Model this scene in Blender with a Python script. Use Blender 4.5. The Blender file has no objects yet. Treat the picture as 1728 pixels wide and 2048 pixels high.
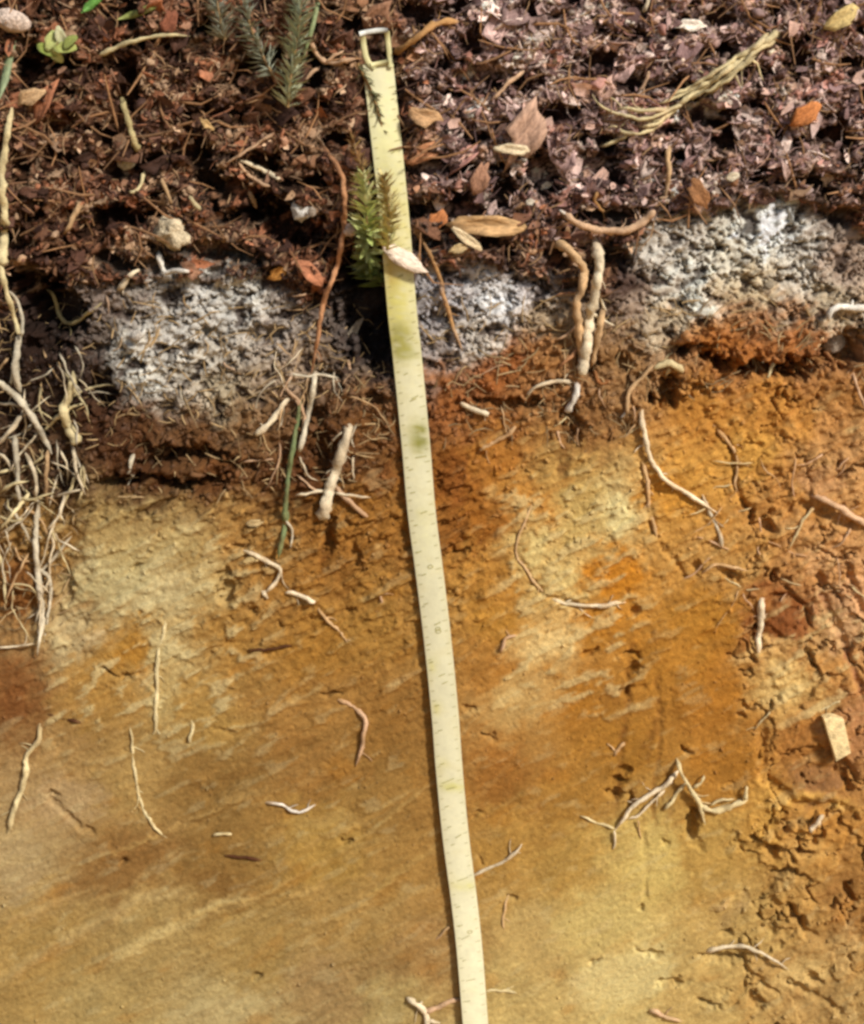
import bpy, math, random
import numpy as np
from mathutils import Vector, Matrix

# ------------------------------------------------------------------ camera, sky, sun, exposure
SC = bpy.context.scene
COL = SC.collection
TILT = math.radians(15.0); DIST = 1.25; FPX = 2842.0          # photo frame 1728 x 2048
DIRV = np.array([0.0, math.cos(TILT), -math.sin(TILT)])
UPV = np.array([0.0, math.sin(TILT), math.cos(TILT)])
CAMP = -DIST * DIRV
cd = bpy.data.cameras.new('camera'); cam = bpy.data.objects.new('camera', cd); COL.objects.link(cam)
cam.location = CAMP; cam.rotation_euler = (math.radians(90) - TILT, 0, 0)
cd.sensor_fit = 'VERTICAL'; cd.sensor_height = 24.0; cd.lens = FPX / 2048 * 24.0
cd.clip_start = 0.01; cd.clip_end = 200
SC.camera = cam
SUN = Vector((0.58, -0.60, 0.62)).normalized()                 # from the soil face towards the sun
w = bpy.data.worlds.new('World'); SC.world = w; w.use_nodes = True
nt = w.node_tree; nt.nodes.clear()
sky = nt.nodes.new('ShaderNodeTexSky'); sky.sky_type = 'NISHITA'; sky.sun_disc = False
sky.sun_elevation = math.asin(SUN.z); sky.sun_rotation = math.atan2(SUN.x, SUN.y)
bg = nt.nodes.new('ShaderNodeBackground'); bg.inputs[1].default_value = 0.085
wo = nt.nodes.new('ShaderNodeOutputWorld')
nt.links.new(sky.outputs[0], bg.inputs[0]); nt.links.new(bg.outputs[0], wo.inputs[0])
sl = bpy.data.lights.new('sun', 'SUN'); sl.energy = 4.0; sl.angle = math.radians(7.0); sl.color = (1.0, 0.955, 0.89)
so = bpy.data.objects.new('sun', sl); COL.objects.link(so); so.location = (2, -2, 3)
so.rotation_euler = SUN.to_track_quat('Z', 'Y').to_euler()
SC.view_settings.view_transform = 'Standard'; SC.view_settings.look = 'None'
SC.view_settings.exposure = 0.3; SC.view_settings.gamma = 1.0
SC.render.engine = 'CYCLES'
SC.cycles.max_bounces = 6
SC.cycles.pixel_filter_type = 'BLACKMAN_HARRIS'; SC.cycles.filter_width = 3.0
SC.cycles.use_denoising = True

RNG = np.random.default_rng(7); random.seed(7)
MM = 0.001

# ------------------------------------------------------------------ helpers
def lin(c):
    c = np.asarray(c, float) / 255.0
    return np.where(c <= 0.04045, c / 12.92, ((c + 0.055) / 1.055) ** 2.4)
def lin4(c): return tuple(float(v) for v in lin(c)) + (1.0,)
def ray_point(u, v, off=0.0):
    """photo pixel -> point on the plane y = -off in front of the soil face"""
    u = np.asarray(u, float); v = np.asarray(v, float)
    d = DIRV[None] + ((u - 864) / FPX).reshape(-1, 1) * np.array([[1.0, 0, 0]]) + (-(v - 1024) / FPX).reshape(-1, 1) * UPV[None]
    t = (-np.asarray(off, float).reshape(-1) - CAMP[1]) / d[:, 1]
    return CAMP[None] + d * t[:, None]
def project(P):
    d = P - CAMP; dep = d @ DIRV
    return 864 + d[:, 0] / dep * FPX, 1024 - (d @ UPV) / dep * FPX
def perlin(x, y, seed=0):
    x = x.astype(np.float32); y = y.astype(np.float32)
    xi = np.floor(x).astype(np.int64); yi = np.floor(y).astype(np.int64)
    xf = x - xi; yf = y - yi
    def g(ix, iy, dx, dy):
        h = (ix * 374761393 + iy * 668265263 + seed * 1274126177) & 0xffffffff
        h = ((h ^ (h >> 13)) * 1103515245) & 0xffffffff
        h = h ^ (h >> 16)
        a = (h & 0xffff).astype(np.float32) * (2 * math.pi / 65536)
        return np.cos(a) * dx + np.sin(a) * dy
    sx = xf * xf * xf * (xf * (xf * 6 - 15) + 10); sy = yf * yf * yf * (yf * (yf * 6 - 15) + 10)
    a = g(xi, yi, xf, yf); b = g(xi + 1, yi, xf - 1, yf)
    c = g(xi, yi + 1, xf, yf - 1); d = g(xi + 1, yi + 1, xf - 1, yf - 1)
    return ((a + (b - a) * sx) + ((c + (d - c) * sx) - (a + (b - a) * sx)) * sy) * 1.5
def fbm(x, y, seed, octv=4, gain=0.5):
    s = np.zeros_like(x, dtype=np.float32); a = 1.0; f = 1.0; n = 0
    for i in range(octv):
        s += a * perlin(x * f + i * 17.3, y * f - i * 9.1, seed + i); n += a; a *= gain; f *= 2.03
    return s / n * 1.4
def worley(x, y, seed):
    xi = np.floor(x).astype(np.int64); yi = np.floor(y).astype(np.int64)
    f1 = np.full(x.shape, 9.0, np.float32); f2 = f1.copy(); cid = np.zeros(x.shape, np.float32)
    for dx in (-1, 0, 1):
        for dy in (-1, 0, 1):
            cx = xi + dx; cy = yi + dy
            h = (cx * 374761393 + cy * 668265263 + seed * 1274126177) & 0xffffffff
            h = ((h ^ (h >> 13)) * 1103515245) & 0xffffffff; h = h ^ (h >> 16)
            px = cx + (h & 1023) / 1023.0; py = cy + ((h >> 10) & 1023) / 1023.0
            d = np.hypot(px - x, py - y).astype(np.float32)
            m = d < f1
            f2 = np.where(m, f1, np.minimum(f2, d)); f1 = np.where(m, d, f1)
            cid = np.where(m, ((h >> 5) & 255) / 255.0, cid)
    return f1, f2, cid
def sstep(a, b, x):
    t = np.clip((x - a) / (b - a), 0, 1); return t * t * (3 - 2 * t)
def interp(pts, x):
    p = np.array(pts, float); return np.interp(x, p[:, 0], p[:, 1])
def blur(a, r):
    for ax in (0, 1):
        k = 2 * r + 1
        p = np.pad(a, [(r + 1, r) if i == ax else (0, 0) for i in (0, 1)], mode='edge')
        c = np.cumsum(p, axis=ax, dtype=np.float64)
        a = (np.take(c, range(k, c.shape[ax]), ax) - np.take(c, range(0, c.shape[ax] - k), ax)) / k
    return a
def mesh_arrays(name, V, F, smooth=True, colors=None, normals=None):
    """F: (n,k) int array of equal-sized faces"""
    V = np.ascontiguousarray(V, np.float32); F = np.ascontiguousarray(F, np.int32)
    m = bpy.data.meshes.new(name); n, k = F.shape
    m.vertices.add(len(V)); m.vertices.foreach_set('co', V.ravel())
    m.loops.add(n * k); m.loops.foreach_set('vertex_index', F.ravel())
    m.polygons.add(n); m.polygons.foreach_set('loop_start', np.arange(0, n * k, k, dtype=np.int32))
    m.polygons.foreach_set('loop_total', np.full(n, k, np.int32))
    m.polygons.foreach_set('use_smooth', np.full(n, smooth, bool))
    m.update(calc_edges=True); m.validate()
    if colors is not None:
        at = m.color_attributes.new('Col', 'FLOAT_COLOR', 'POINT')
        c4 = np.ones((len(V), 4), np.float32); c4[:, :3] = colors; at.data.foreach_set('color', c4.ravel())
    if normals is not None: m.normals_split_custom_set_from_vertices(normals.astype(np.float32))
    return m
def obj(name, mesh, mat=None, parent=None, color=None):
    o = bpy.data.objects.new(name, mesh); COL.objects.link(o)
    if mat is not None and mesh is not None and not mesh.materials: mesh.materials.append(mat)
    if parent is not None: o.parent = parent
    if color is not None: o.color = color
    return o
def tag(o, label, cat=None, group=None, kind=None):
    o['label'] = label
    if cat: o['category'] = cat
    if group: o['group'] = group
    if kind: o['kind'] = kind
    return o

# ------------------------------------------------------------------ materials
def new_mat(name):
    m = bpy.data.materials.new(name); m.use_nodes = True
    t = m.node_tree; t.nodes.clear()
    o = t.nodes.new('ShaderNodeOutputMaterial'); p = t.nodes.new('ShaderNodeBsdfPrincipled')
    t.links.new(p.outputs[0], o.inputs[0]); return m, t, p
def N(t, kind, **kw):
    n = t.nodes.new(kind)
    for k, v in kw.items(): setattr(n, k, v)
    return n
def noise(t, vec, scale, detail=4, rough=0.6):
    n = N(t, 'ShaderNodeTexNoise'); n.inputs['Scale'].default_value = scale
    n.inputs['Detail'].default_value = detail; n.inputs['Roughness'].default_value = rough
    t.links.new(vec, n.inputs['Vector']); return n.outputs['Fac']
def mrange(t, v, a, b, c, d):
    n = N(t, 'ShaderNodeMapRange'); n.inputs[1].default_value = a; n.inputs[2].default_value = b
    n.inputs[3].default_value = c; n.inputs[4].default_value = d; t.links.new(v, n.inputs[0]); return n.outputs[0]
def mixc(t, fac, a, b, mode='MIX'):
    n = N(t, 'ShaderNodeMix', data_type='RGBA', blend_type=mode)
    for s, v in ((n.inputs[0], fac), (n.inputs[6], a), (n.inputs[7], b)):
        if isinstance(v, (int, float)): s.default_value = v
        elif isinstance(v, tuple): s.default_value = v
        else: t.links.new(v, s)
    return n.outputs[2]
def scalec(t, col, fac):
    n = N(t, 'ShaderNodeVectorMath', operation='SCALE'); t.links.new(col, n.inputs[0]); t.links.new(fac, n.inputs['Scale']); return n.outputs[0]
def bump(t, p, h, dist, strength=1.0):
    b = N(t, 'ShaderNodeBump'); b.inputs['Distance'].default_value = dist; b.inputs['Strength'].default_value = strength
    t.links.new(h, b.inputs['Height']); t.links.new(b.outputs[0], p.inputs['Normal'])
def vary_mat(name, source, rough=0.85, spec=0.2, fine=500.0, coarse=90.0, amp=0.3, bdist=0.0006, stretch=None, translucent=0):
    m, t, p = new_mat(name)
    tc = N(t, 'ShaderNodeTexCoord').outputs['Object']
    if stretch:
        mp = N(t, 'ShaderNodeMapping'); mp.inputs['Scale'].default_value = stretch; t.links.new(tc, mp.inputs[0]); tc = mp.outputs[0]
    if source == 'attr': c = N(t, 'ShaderNodeAttribute', attribute_name='Col').outputs['Color']
    elif source == 'object': c = N(t, 'ShaderNodeObjectInfo').outputs['Color']
    else:
        r = N(t, 'ShaderNodeRGB'); r.outputs[0].default_value = source; c = r.outputs[0]
    a = noise(t, tc, fine, 3); b = noise(t, tc, coarse, 4)
    ad = N(t, 'ShaderNodeMath', operation='ADD'); t.links.new(a, ad.inputs[0]); t.links.new(b, ad.inputs[1])
    f = mrange(t, ad.outputs[0], 0.7, 1.3, 1 - amp, 1 + amp)
    t.links.new(scalec(t, c, f), p.inputs['Base Color'])
    p.inputs['Roughness'].default_value = rough; p.inputs['Specular IOR Level'].default_value = spec
    bump(t, p, ad.outputs[0], bdist)
    return m
M_SOIL = vary_mat('soil', 'attr', 0.95, 0.08, 800.0, 230.0, 0.24, 0.0008)
M_FLAKE = vary_mat('leaf_litter', 'attr', 0.7, 0.25, 700.0, 150.0, 0.35, 0.0006)
M_LEAF = vary_mat('dead_leaf', 'object', 0.75, 0.2, 9.0, 2.5, 0.5, 0.0012, stretch=(1, 3.2, 1))
M_ROOT = vary_mat('root_bark', 'attr', 0.85, 0.15, 900.0, 160.0, 0.34, 0.0007)
M_STONE = vary_mat('pebble', 'object', 0.9, 0.12, 14.0, 3.5, 0.5, 0.0016)
M_GREEN = vary_mat('green_leaf', 'object', 0.55, 0.35, 500.0, 120.0, 0.3, 0.0004)
M_TAPE = vary_mat('tape_band', 'attr', 0.45, 0.4, 300.0, 40.0, 0.06, 0.0001)
M_INK = vary_mat('tape_ink', lin4((160, 152, 96)), 0.6, 0.2, 900.0, 300.0, 0.35, 0.0001)
M_METAL = vary_mat('worn_metal', lin4((210, 210, 200)), 0.4, 0.5, 500.0, 80.0, 0.2, 0.0002)
M_CRUMB = vary_mat('soil_crumb', 'object', 0.95, 0.08, 9.0, 3.0, 0.4, 0.0012)
M_GROUND = vary_mat('humus_ground', lin4((80, 55, 38)), 0.95, 0.08, 60.0, 8.0, 0.4, 0.004)

# ------------------------------------------------------------------ the soil face: layout of the horizons (photo pixels)
LB = [(0, 615), (140, 590), (240, 560), (330, 548), (420, 535), (560, 560), (640, 610), (700, 560), (770, 545), (830, 550), (920, 520),
      (1020, 520), (1100, 560), (1200, 580), (1260, 520), (1310, 435), (1400, 415), (1520, 405), (1640, 420), (1728, 460)]
GB = [(0, 650), (120, 660), (200, 770), (300, 810), (450, 830), (560, 800), (640, 770), (760, 830), (850, 770), (920, 740), (1000, 705),
      (1080, 650), (1200, 640), (1340, 685), (1400, 645), (1500, 615), (1600, 650), (1728, 700)]
IB = [(0, 1000), (200, 985), (420, 990), (560, 985), (700, 955), (800, 905), (870, 900), (1000, 860), (1150, 880), (1250, 850),
      (1330, 815), (1500, 775), (1728, 775)]
# colours read from the photograph: x, y, r, g, b (sRGB); near-black points beside the tape paint in the hollow's shadow
CP = '''100 1080 150 110 60;230 1060 172 142 92;230 1160 178 156 112;400 1100 172 140 88;330 1190 190 165 118;480 1080 165 120 65;40 1180 138 92 48;
30 1400 128 82 44;120 1250 172 142 98;260 1290 165 118 52;330 1320 182 154 104;450 1280 165 120 60;560 1160 160 112 55;650 1100 148 98 44;740 1050 150 100 45;
740 1250 160 115 55;620 1300 160 112 50;640 1420 162 117 62;400 1420 170 130 70;200 1400 168 125 65;150 1500 165 125 75;100 1600 178 141 95;250 1560 172 133 78;
420 1560 146 106 56;600 1520 155 108 55;780 1450 150 105 52;800 1600 155 112 58;40 1720 178 145 98;250 1720 146 103 56;450 1750 146 106 56;650 1700 172 130 66;
820 1720 165 122 65;100 1900 170 132 75;300 1860 172 138 84;500 1900 172 135 78;700 1830 170 130 74;850 1900 165 125 75;200 2020 174 142 88;450 2020 184 155 104;
650 1980 160 125 80;800 2020 175 145 92;900 960 145 90 38;980 900 165 110 50;950 1050 148 93 37;1000 1150 178 127 60;1000 1230 176 126 55;1060 1000 180 126 60;
1120 950 184 145 85;1150 1020 190 160 100;1230 1030 212 190 138;1330 1010 198 142 66;1080 1100 206 178 120;1130 1160 200 170 112;1230 1150 192 130 48;
1200 1250 180 121 45;1100 1290 208 172 115;980 1350 165 115 55;1020 1390 190 155 100;1150 1400 165 112 45;1300 1330 170 118 50;1400 1250 172 120 50;
1400 950 194 142 70;1500 900 194 142 70;1450 1100 188 143 84;1550 1000 180 128 72;1640 950 188 142 92;1700 900 184 138 92;1440 1400 166 111 45;1000 1550 152 102 48;
1150 1600 166 119 56;1250 1500 160 112 48;1450 1530 166 113 48;1000 1700 174 130 66;1150 1720 180 140 74;1280 1720 200 168 100;1200 1850 200 170 106;
1400 1700 182 142 76;1100 1900 184 152 95;1250 1950 210 184 122;1050 2020 195 165 105;1400 2000 192 158 98;1480 1850 186 150 90;1560 1240 135 76 38;1570 1380 198 160 100;
1640 1350 182 132 76;1600 1500 178 124 66;1650 1580 160 112 66;1700 1200 200 152 112;1650 1130 190 140 90;1700 1450 176 126 86;1550 1620 200 150 76;1650 1650 186 130 64;
1600 1780 180 135 75;1690 1800 168 118 64;1600 1950 180 140 85;1700 1980 176 139 86;900 800 150 92 46;1000 740 155 96 48;1080 720 162 112 62;1000 820 150 98 52;
1150 850 150 105 60;1250 720 155 115 72;1400 660 172 115 58;1450 700 165 104 48;1550 690 172 110 58;1620 680 148 92 48;1400 820 184 127 60;1550 820 188 131 65;
1680 800 176 124 72;400 880 104 69 38;300 860 98 63 35;500 850 122 86 50;650 880 102 66 36;740 850 118 78 42;200 830 76 46 27;300 950 84 50 25;250 900 88 55 31;450 940 104 64 32;
600 950 92 54 26;100 950 84 60 40;50 800 58 40 29;200 600 112 94 80;420 600 172 162 148;480 570 178 168 152;270 740 184 174 156;340 660 166 154 138;400 740 172 158 138;
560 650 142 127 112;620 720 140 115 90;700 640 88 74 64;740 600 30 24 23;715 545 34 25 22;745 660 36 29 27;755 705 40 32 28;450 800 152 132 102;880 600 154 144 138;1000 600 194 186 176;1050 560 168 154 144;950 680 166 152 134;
860 700 142 127 116;1100 640 152 127 96;1330 480 180 166 148;1380 580 204 198 180;1540 470 214 210 196;1450 500 186 172 148;1600 540 180 166 146;1680 520 140 115 95;
1290 600 140 115 95;1340 640 170 150 120;1500 570 174 150 114;1650 600 168 148 118;100 300 78 46 29;300 200 95 62 38;500 200 95 65 40;100 500 82 50 33;300 400 66 40 27;
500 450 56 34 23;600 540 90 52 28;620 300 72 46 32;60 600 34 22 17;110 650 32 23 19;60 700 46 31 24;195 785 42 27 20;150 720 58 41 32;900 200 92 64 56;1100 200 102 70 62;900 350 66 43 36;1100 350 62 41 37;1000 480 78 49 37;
1150 520 66 43 36;1230 560 66 46 38;1300 250 92 66 62;1300 380 72 48 42;1500 250 88 58 50;1500 350 90 65 52;1650 250 95 60 42;1650 380 85 62 48;1000 60 120 88 80;
1300 80 124 92 84;1600 80 106 75 60;850 60 105 78 70;100 60 58 43 29;450 40 52 47 38;590 100 68 62 44;680 60 92 72 60;0 400 100 76 48'''
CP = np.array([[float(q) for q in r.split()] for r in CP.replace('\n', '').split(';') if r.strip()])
# hollows: x, y, rx, ry, angle, depth mm
VOIDS = [(250, 1727, 9, 8, 0, 5), (512, 1953, 10, 6, -20, 4), (695, 1682, 14, 5, 0, 4), (700, 1222, 8, 9, 0, 5), (665, 1388, 22, 5, -5, 4), (105, 1588, 12, 6, 10, 4), (1330, 1690, 8, 6, 0, 4), (1282, 1815, 10, 5, -20, 4), (1300, 1905, 26, 8, 20, 4), (1190, 1925, 14, 6, -20, 4), (1480, 1430, 10, 6, 0, 4), (1395, 1690, 16, 10, 0, 3), (960, 1725, 10, 5, 30, 3), (955, 1630, 14, 4, -10, 3), (1025, 1800, 8, 5, 0, 4), (1340, 1965, 34, 10, 0, 5), (1420, 2010, 26, 8, 20, 6), (1510, 2000, 12, 22, -30, 6), (1630, 1960, 22, 9, 40, 7), (1545, 1865, 10, 20, 0, 5), (1270, 1220, 14, 9, 10, 6), (1395, 1135, 8, 14, 0, 5), (560, 1250, 8, 5, 0, 3), (215, 1345, 16, 5, 25, 4), (250, 1350, 13, 5, -15, 4), (445, 1150, 16, 8, -30, 6), (480, 1095, 22, 6, 12, 5), (940, 1420, 16, 6, 20, 3), (975, 1470, 22, 5, 25, 4), (1265, 1310, 18, 6, 0, 5), (1250, 1385, 14, 6, -20, 5), (1240, 1560, 16, 8, 0, 6), (1250, 1540, 18, 6, 0, 5), (60, 572, 44, 44, 0, 30), (110, 625, 62, 54, 20, 34), (30, 480, 40, 26, 0, 18), (250, 430, 50, 22, 10, 16), (420, 500, 60, 20, 8, 18), (520, 330, 46, 26, 0, 18), (380, 300, 40, 18, 0, 14), (130, 250, 40, 20, 0, 14), (95, 690, 40, 24, 0, 14), (200, 785, 28, 46, 0, 16), (330, 528, 50, 20, 0, 14), (575, 446, 92, 42, 26, 30),
         (735, 605, 62, 92, 8, 44), (712, 540, 44, 52, 10, 34), (752, 690, 40, 56, -8, 34), (1085, 345, 42, 42, 0, 18), (900, 420, 90, 22, 0, 14), (1110, 520, 24, 28, 0, 14), (1232, 525, 34, 22, 0, 14),
         (1338, 782, 20, 36, 8, 24), (1303, 800, 12, 13, 0, 16), (1690, 700, 46, 34, -20, 26), (1590, 735, 30, 24, 0, 20), (1510, 735, 50, 15, 4, 18), (1440, 722, 46, 10, 12, 14),
         (340, 640, 12, 9, 0, 6), (415, 663, 14, 9, 0, 7), (530, 668, 46, 16, 0, 8), (330, 815, 24, 13, -30, 9), (370, 905, 78, 14, 6, 13), (310, 925, 46, 10, 0, 12), (230, 965, 44, 12, -8, 13), (380, 970, 60, 9, -8, 11),
         (650, 750, 30, 14, 0, 10), (620, 830, 34, 22, 0, 11), (640, 905, 30, 40, 10, 13), (750, 800, 32, 14, 0, 10), (1055, 805, 42, 11, 0, 10), (1010, 810, 70, 9, 8, 8), (915, 1106, 22, 6, -8, 7),
         (1385, 1648, 12, 34, 5, 12), (1445, 1916, 42, 9, 6, 9), (1455, 1865, 14, 8, -30, 7), (1512, 1275, 9, 34, 4, 8), (660, 1070, 15, 36, 6, 9), (710, 1110, 10, 26, -15, 4), (275, 1134, 16, 5, 0, 5),
         (455, 1185, 14, 26, 40, 9), (500, 1225, 10, 5, 0, 4), (1230, 1585, 20, 12, 0, 7), (1262, 1340, 22, 10, -25, 6), (1260, 1600, 8, 14, 0, 6), (1180, 1305, 14, 8, 0, 5), (1370, 1500, 12, 8, 30, 6),
         (1140, 850, 22, 40, 0, 9), (1180, 720, 20, 26, 0, 10), (1245, 725, 18, 22, 0, 9), (1550, 1705, 13, 12, 20, 9), (1590, 1700, 40, 6, 5, 8), (1560, 1745, 26, 7, -8, 8), (1595, 1835, 8, 32, -30, 8),
         (1700, 1790, 9, 26, -35, 10), (1690, 1560, 12, 30, -30, 10), (1460, 1150, 14, 10, 0, 8), (1548, 1150, 10, 14, 0, 9), (1530, 1055, 22, 14, 0, 8), (1640, 1155, 10, 14, 0, 8), (1620, 1285, 14, 6, 0, 6),
         (190, 700, 26, 16, 0, 8), (880, 640, 26, 10, 0, 6), (1010, 655, 40, 6, -16, 5), (930, 560, 14, 10, 0, 6), (1490, 560, 12, 9, 0, 6), (1690, 430, 40, 20, 0, 12), (1650, 360, 60, 14, 0, 10),
         (60, 130, 30, 60, 10, 20), (270, 150, 22, 14, 0, 11), (160, 160, 18, 12, 0, 10), (360, 90, 44, 14, 0, 12), (960, 150, 70, 26, 0, 11), (1270, 160, 50, 22, 10, 11), (1400, 230, 60, 26, 10, 11), (1430, 100, 60, 18, -15, 9),
         (850, 335, 50, 22, 0, 12), (1190, 330, 60, 30, 0, 12), (470, 380, 80, 24, 14, 14), (250, 340, 60, 22, 0, 12), (195, 455, 24, 30, 0, 12), (150, 430, 16, 16, 0, 9), (640, 600, 26, 26, 0, 10), (80, 1155, 12, 22, 0, 8), (130, 1170, 16, 40, 0, 9), (60, 870, 30, 26, 0, 10), (120, 960, 26, 30, 0, 12)]
# ridges, grooves and cracks: points, half width px, height mm, optional colour
STROKES = [([(0, 1962), (120, 1890), (200, 1845), (280, 1795), (380, 1785)], 13, 1.6, (196, 162, 108)), ([(190, 1930), (320, 1870), (420, 1815), (520, 1790)], 14, 2.0, (200, 168, 112)), ([(330, 1560), (420, 1590), (520, 1545)], 16, -1.2, (140, 100, 52)),
           ([(600, 1700), (720, 1640), (810, 1590)], 7, 1.2, (186, 142, 80)), ([(740, 1790), (820, 1730), (875, 1700)], 6, 0.9, (186, 145, 82)), ([(570, 1800), (650, 1770)], 6, 0.8, (184, 142, 82)),
           ([(90, 1590), (130, 1625), (165, 1655), (195, 1662)], 7, -3.5, None), ([(350, 1655), (400, 1645), (450, 1625)], 6, -2.5, None), ([(1530, 1695), (1570, 1708), (1615, 1702)], 6, -7, None),
           ([(1535, 1800), (1570, 1818), (1600, 1838), (1610, 1870), (1640, 1870)], 7, -6, None), ([(1490, 1935), (1560, 1995)], 6, -4, None), ([(1570, 1960), (1640, 2000), (1690, 2030)], 8, -5, None),
           ([(1320, 1085), (1350, 1120), (1372, 1160)], 6, -3, None), ([(1420, 850), (1455, 885), (1470, 920), (1468, 965), (1490, 1010), (1510, 1040)], 6, -5, None), ([(1530, 1195), (1580, 1192), (1618, 1215), (1622, 1260)], 6, -5, None),
           ([(1280, 920), (1294, 970), (1298, 1020), (1312, 1070)], 8, -4, None), ([(1062, 1010), (1030, 1100), (1068, 1160), (1090, 1195)], 5, -2.5, None), ([(1090, 1195), (1140, 1208), (1170, 1220)], 6, -3, None),
           ([(360, 1335), (420, 1300), (475, 1282)], 5, -2.2, None), ([(422, 1305), (395, 1365)], 5, -2.6, None), ([(280, 1240), (330, 1222)], 6, -2, None), ([(240, 1355), (285, 1345)], 5, -3, None),
           ([(1520, 1200), (1530, 1330)], 9, -2, None), ([(1520, 1440), (1530, 1560), (1600, 1610), (1728, 1625)], 12, -5, None), ([(1660, 1500), (1720, 1560)], 10, -5, None), ([(1640, 1180), (1690, 1290), (1728, 1400)], 8, -5, (140, 90, 70)),
           ([(1680, 1100), (1728, 1230)], 7, -5, None), ([(1530, 1060), (1600, 1010), (1728, 1060)], 10, -5, None), ([(1530, 1620), (1600, 1590), (1728, 1622)], 13, 4, (206, 158, 84)), ([(1540, 1360), (1640, 1300)], 22, 4, (192, 150, 96)),
           ([(1290, 1370), (1240, 1390)], 5, -2.5, None), ([(1435, 1900), (1400, 1990), (1370, 2048)], 20, -2, None), ([(1500, 1790), (1440, 1860)], 13, -2, (176, 142, 96)), ([(640, 1570), (760, 1545)], 14, -1.0, (140, 95, 45)), ([(700, 1960), (760, 1930), (820, 1935)], 20, -1.8, (148, 110, 66)),
           ([(200, 1155), (330, 1180), (450, 1120)], 14, 1.5, (196, 172, 125)), ([(210, 1260), (150, 1300)], 12, 1.5, (190, 165, 125)), ([(1290, 1800), (1292, 1720), (1285, 1660)], 6, -1.6, None), ([(1345, 688), (1370, 702), (1405, 714), (1440, 722), (1480, 738), (1520, 742), (1560, 748), (1600, 742), (1640, 722), (1705, 690)], 13, -24, None), ([(1350, 662), (1400, 682), (1450, 694), (1510, 708), (1580, 710), (1630, 690)], 16, 8, None),
           ([(215, 968), (300, 958), (380, 974), (470, 960)], 10, -15, None), ([(290, 906), (370, 906), (450, 926), (540, 938)], 9, -14, None), ([(280, 884), (370, 882), (460, 900), (540, 914)], 12, 5, None), ([(230, 940), (330, 934), (420, 948)], 10, 4, None), ([(560, 968), (620, 950), (690, 962), (780, 930)], 8, -8, None),
           ([(1320, 800), (1345, 808), (1380, 790), (1430, 775)], 7, -9, None), ([(1540, 1662), (1600, 1650), (1640, 1672)], 16, 5, None), ([(1540, 1765), (1600, 1755)], 20, 5, (196, 156, 98)), ([(1440, 1800), (1446, 1815)], 18, 4, (204, 168, 118)), ([(1530, 1210), (1560, 1196), (1600, 1205), (1622, 1235), (1620, 1265)], 5, -6, None), ([(1525, 1285), (1570, 1288), (1610, 1276)], 8, 4, (206, 166, 112)),
           ([(0, 1800), (150, 1735), (330, 1665), (560, 1565)], 5, 1.1, (178, 138, 82)), ([(330, 1840), (520, 1792), (700, 1692), (870, 1560)], 5, 1.2, (188, 148, 88)), ([(380, 1592), (520, 1542), (640, 1480)], 13, -1.2, (140, 100, 52)), ([(100, 1800), (260, 1735), (400, 1690)], 18, -1.5, (144, 102, 56)),
           ([(0, 1850), (130, 1800), (260, 1755)], 6, 1.0, (176, 138, 86)), ([(500, 1905), (640, 1850), (780, 1790)], 5, .9, (182, 142, 84)), ([(560, 1260), (640, 1235), (780, 1240)], 5, -1.3, None), ([(610, 1345), (700, 1330), (800, 1295)], 6, 1.2, None), ([(420, 1455), (470, 1470), (540, 1455)], 5, -1.5, None), ([(150, 1120), (300, 1085), (440, 1040)], 6, 1.6, (190, 160, 108)),
           ([(1262, 1270), (1258, 1400), (1240, 1520), (1232, 1640)], 8, -1.5, (124, 80, 36)), ([(1312, 1340), (1322, 1440), (1312, 1560), (1302, 1680)], 7, -1.3, (132, 88, 40)), ([(1132, 850), (1130, 900), (1120, 960)], 12, -2, (110, 72, 40)), ([(660, 1040), (652, 1100), (645, 1150)], 9, -2, (112, 66, 28))]  # last stroke: shadow below the thick root stub, painted into the soil colour

STEP = 1.3 * MM
gx = np.arange(-0.52, 0.52 + 1e-6, STEP); gz = np.arange(-0.56, 0.46 + 1e-6, STEP)
NX, NZ = len(gx), len(gz)
X, Z = np.meshgrid(gx, gz)                                    # [iz, ix]
Uf, Vf = project(np.stack([X.ravel(), np.zeros(X.size), Z.ravel()], 1))
U = Uf.reshape(X.shape); V = Vf.reshape(X.shape)
wu = fbm(U / 90, V / 90, 11, 3); wv = fbm(U / 90, V / 90, 21, 3)
fu = fbm(U / 22, V / 22, 31, 3); fv = fbm(U / 22, V / 22, 41, 3)
Uw = U + wu * 30 + fu * 17; Vw = V + wv * 30 + fv * 17       # ragged borders
lb = interp(LB, Uw); gb = interp(GB, Uw); ib = interp(IB, Uw)
mL = sstep(12, -12, Vw - lb)                                  # litter and humus
mG = (1 - mL) * sstep(16, -16, Vw - gb)                       # leached grey sand
mI = (1 - mL) * (1 - mG) * sstep(30, -30, Vw - ib)            # iron and humus stained band
mS = np.clip(1 - mL - mG - mI, 0, 1)
mR = mS * sstep(1420, 1560, Uw)                               # blocky part of the subsoil
mT = sstep(190, 120, Uw) * sstep(700, 780, V) * sstep(1330, 1230, V)   # root tangle
ca, sa = math.cos(math.radians(-26)), math.sin(math.radians(-26))
A1 = U * ca + V * sa; A2 = -U * sa + V * ca                   # along / across the scraping direction
H = np.zeros(X.shape)
f_lo = fbm(U / 210, V / 210, 51, 4); f_md = fbm(U / 60, V / 60, 61, 4); f_hi = fbm(U / 16, V / 16, 71, 3)
ani = fbm(A1 / 90, A2 / 16, 81, 4); ani2 = fbm(A1 / 30, A2 / 8, 91, 3)
w1, w2, wid = worley(Uw / 30 + fu * .3, Vw / 24, 5); v1, v2, vid = worley(U / 13 + fu * .2, V / 10, 6)
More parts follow.
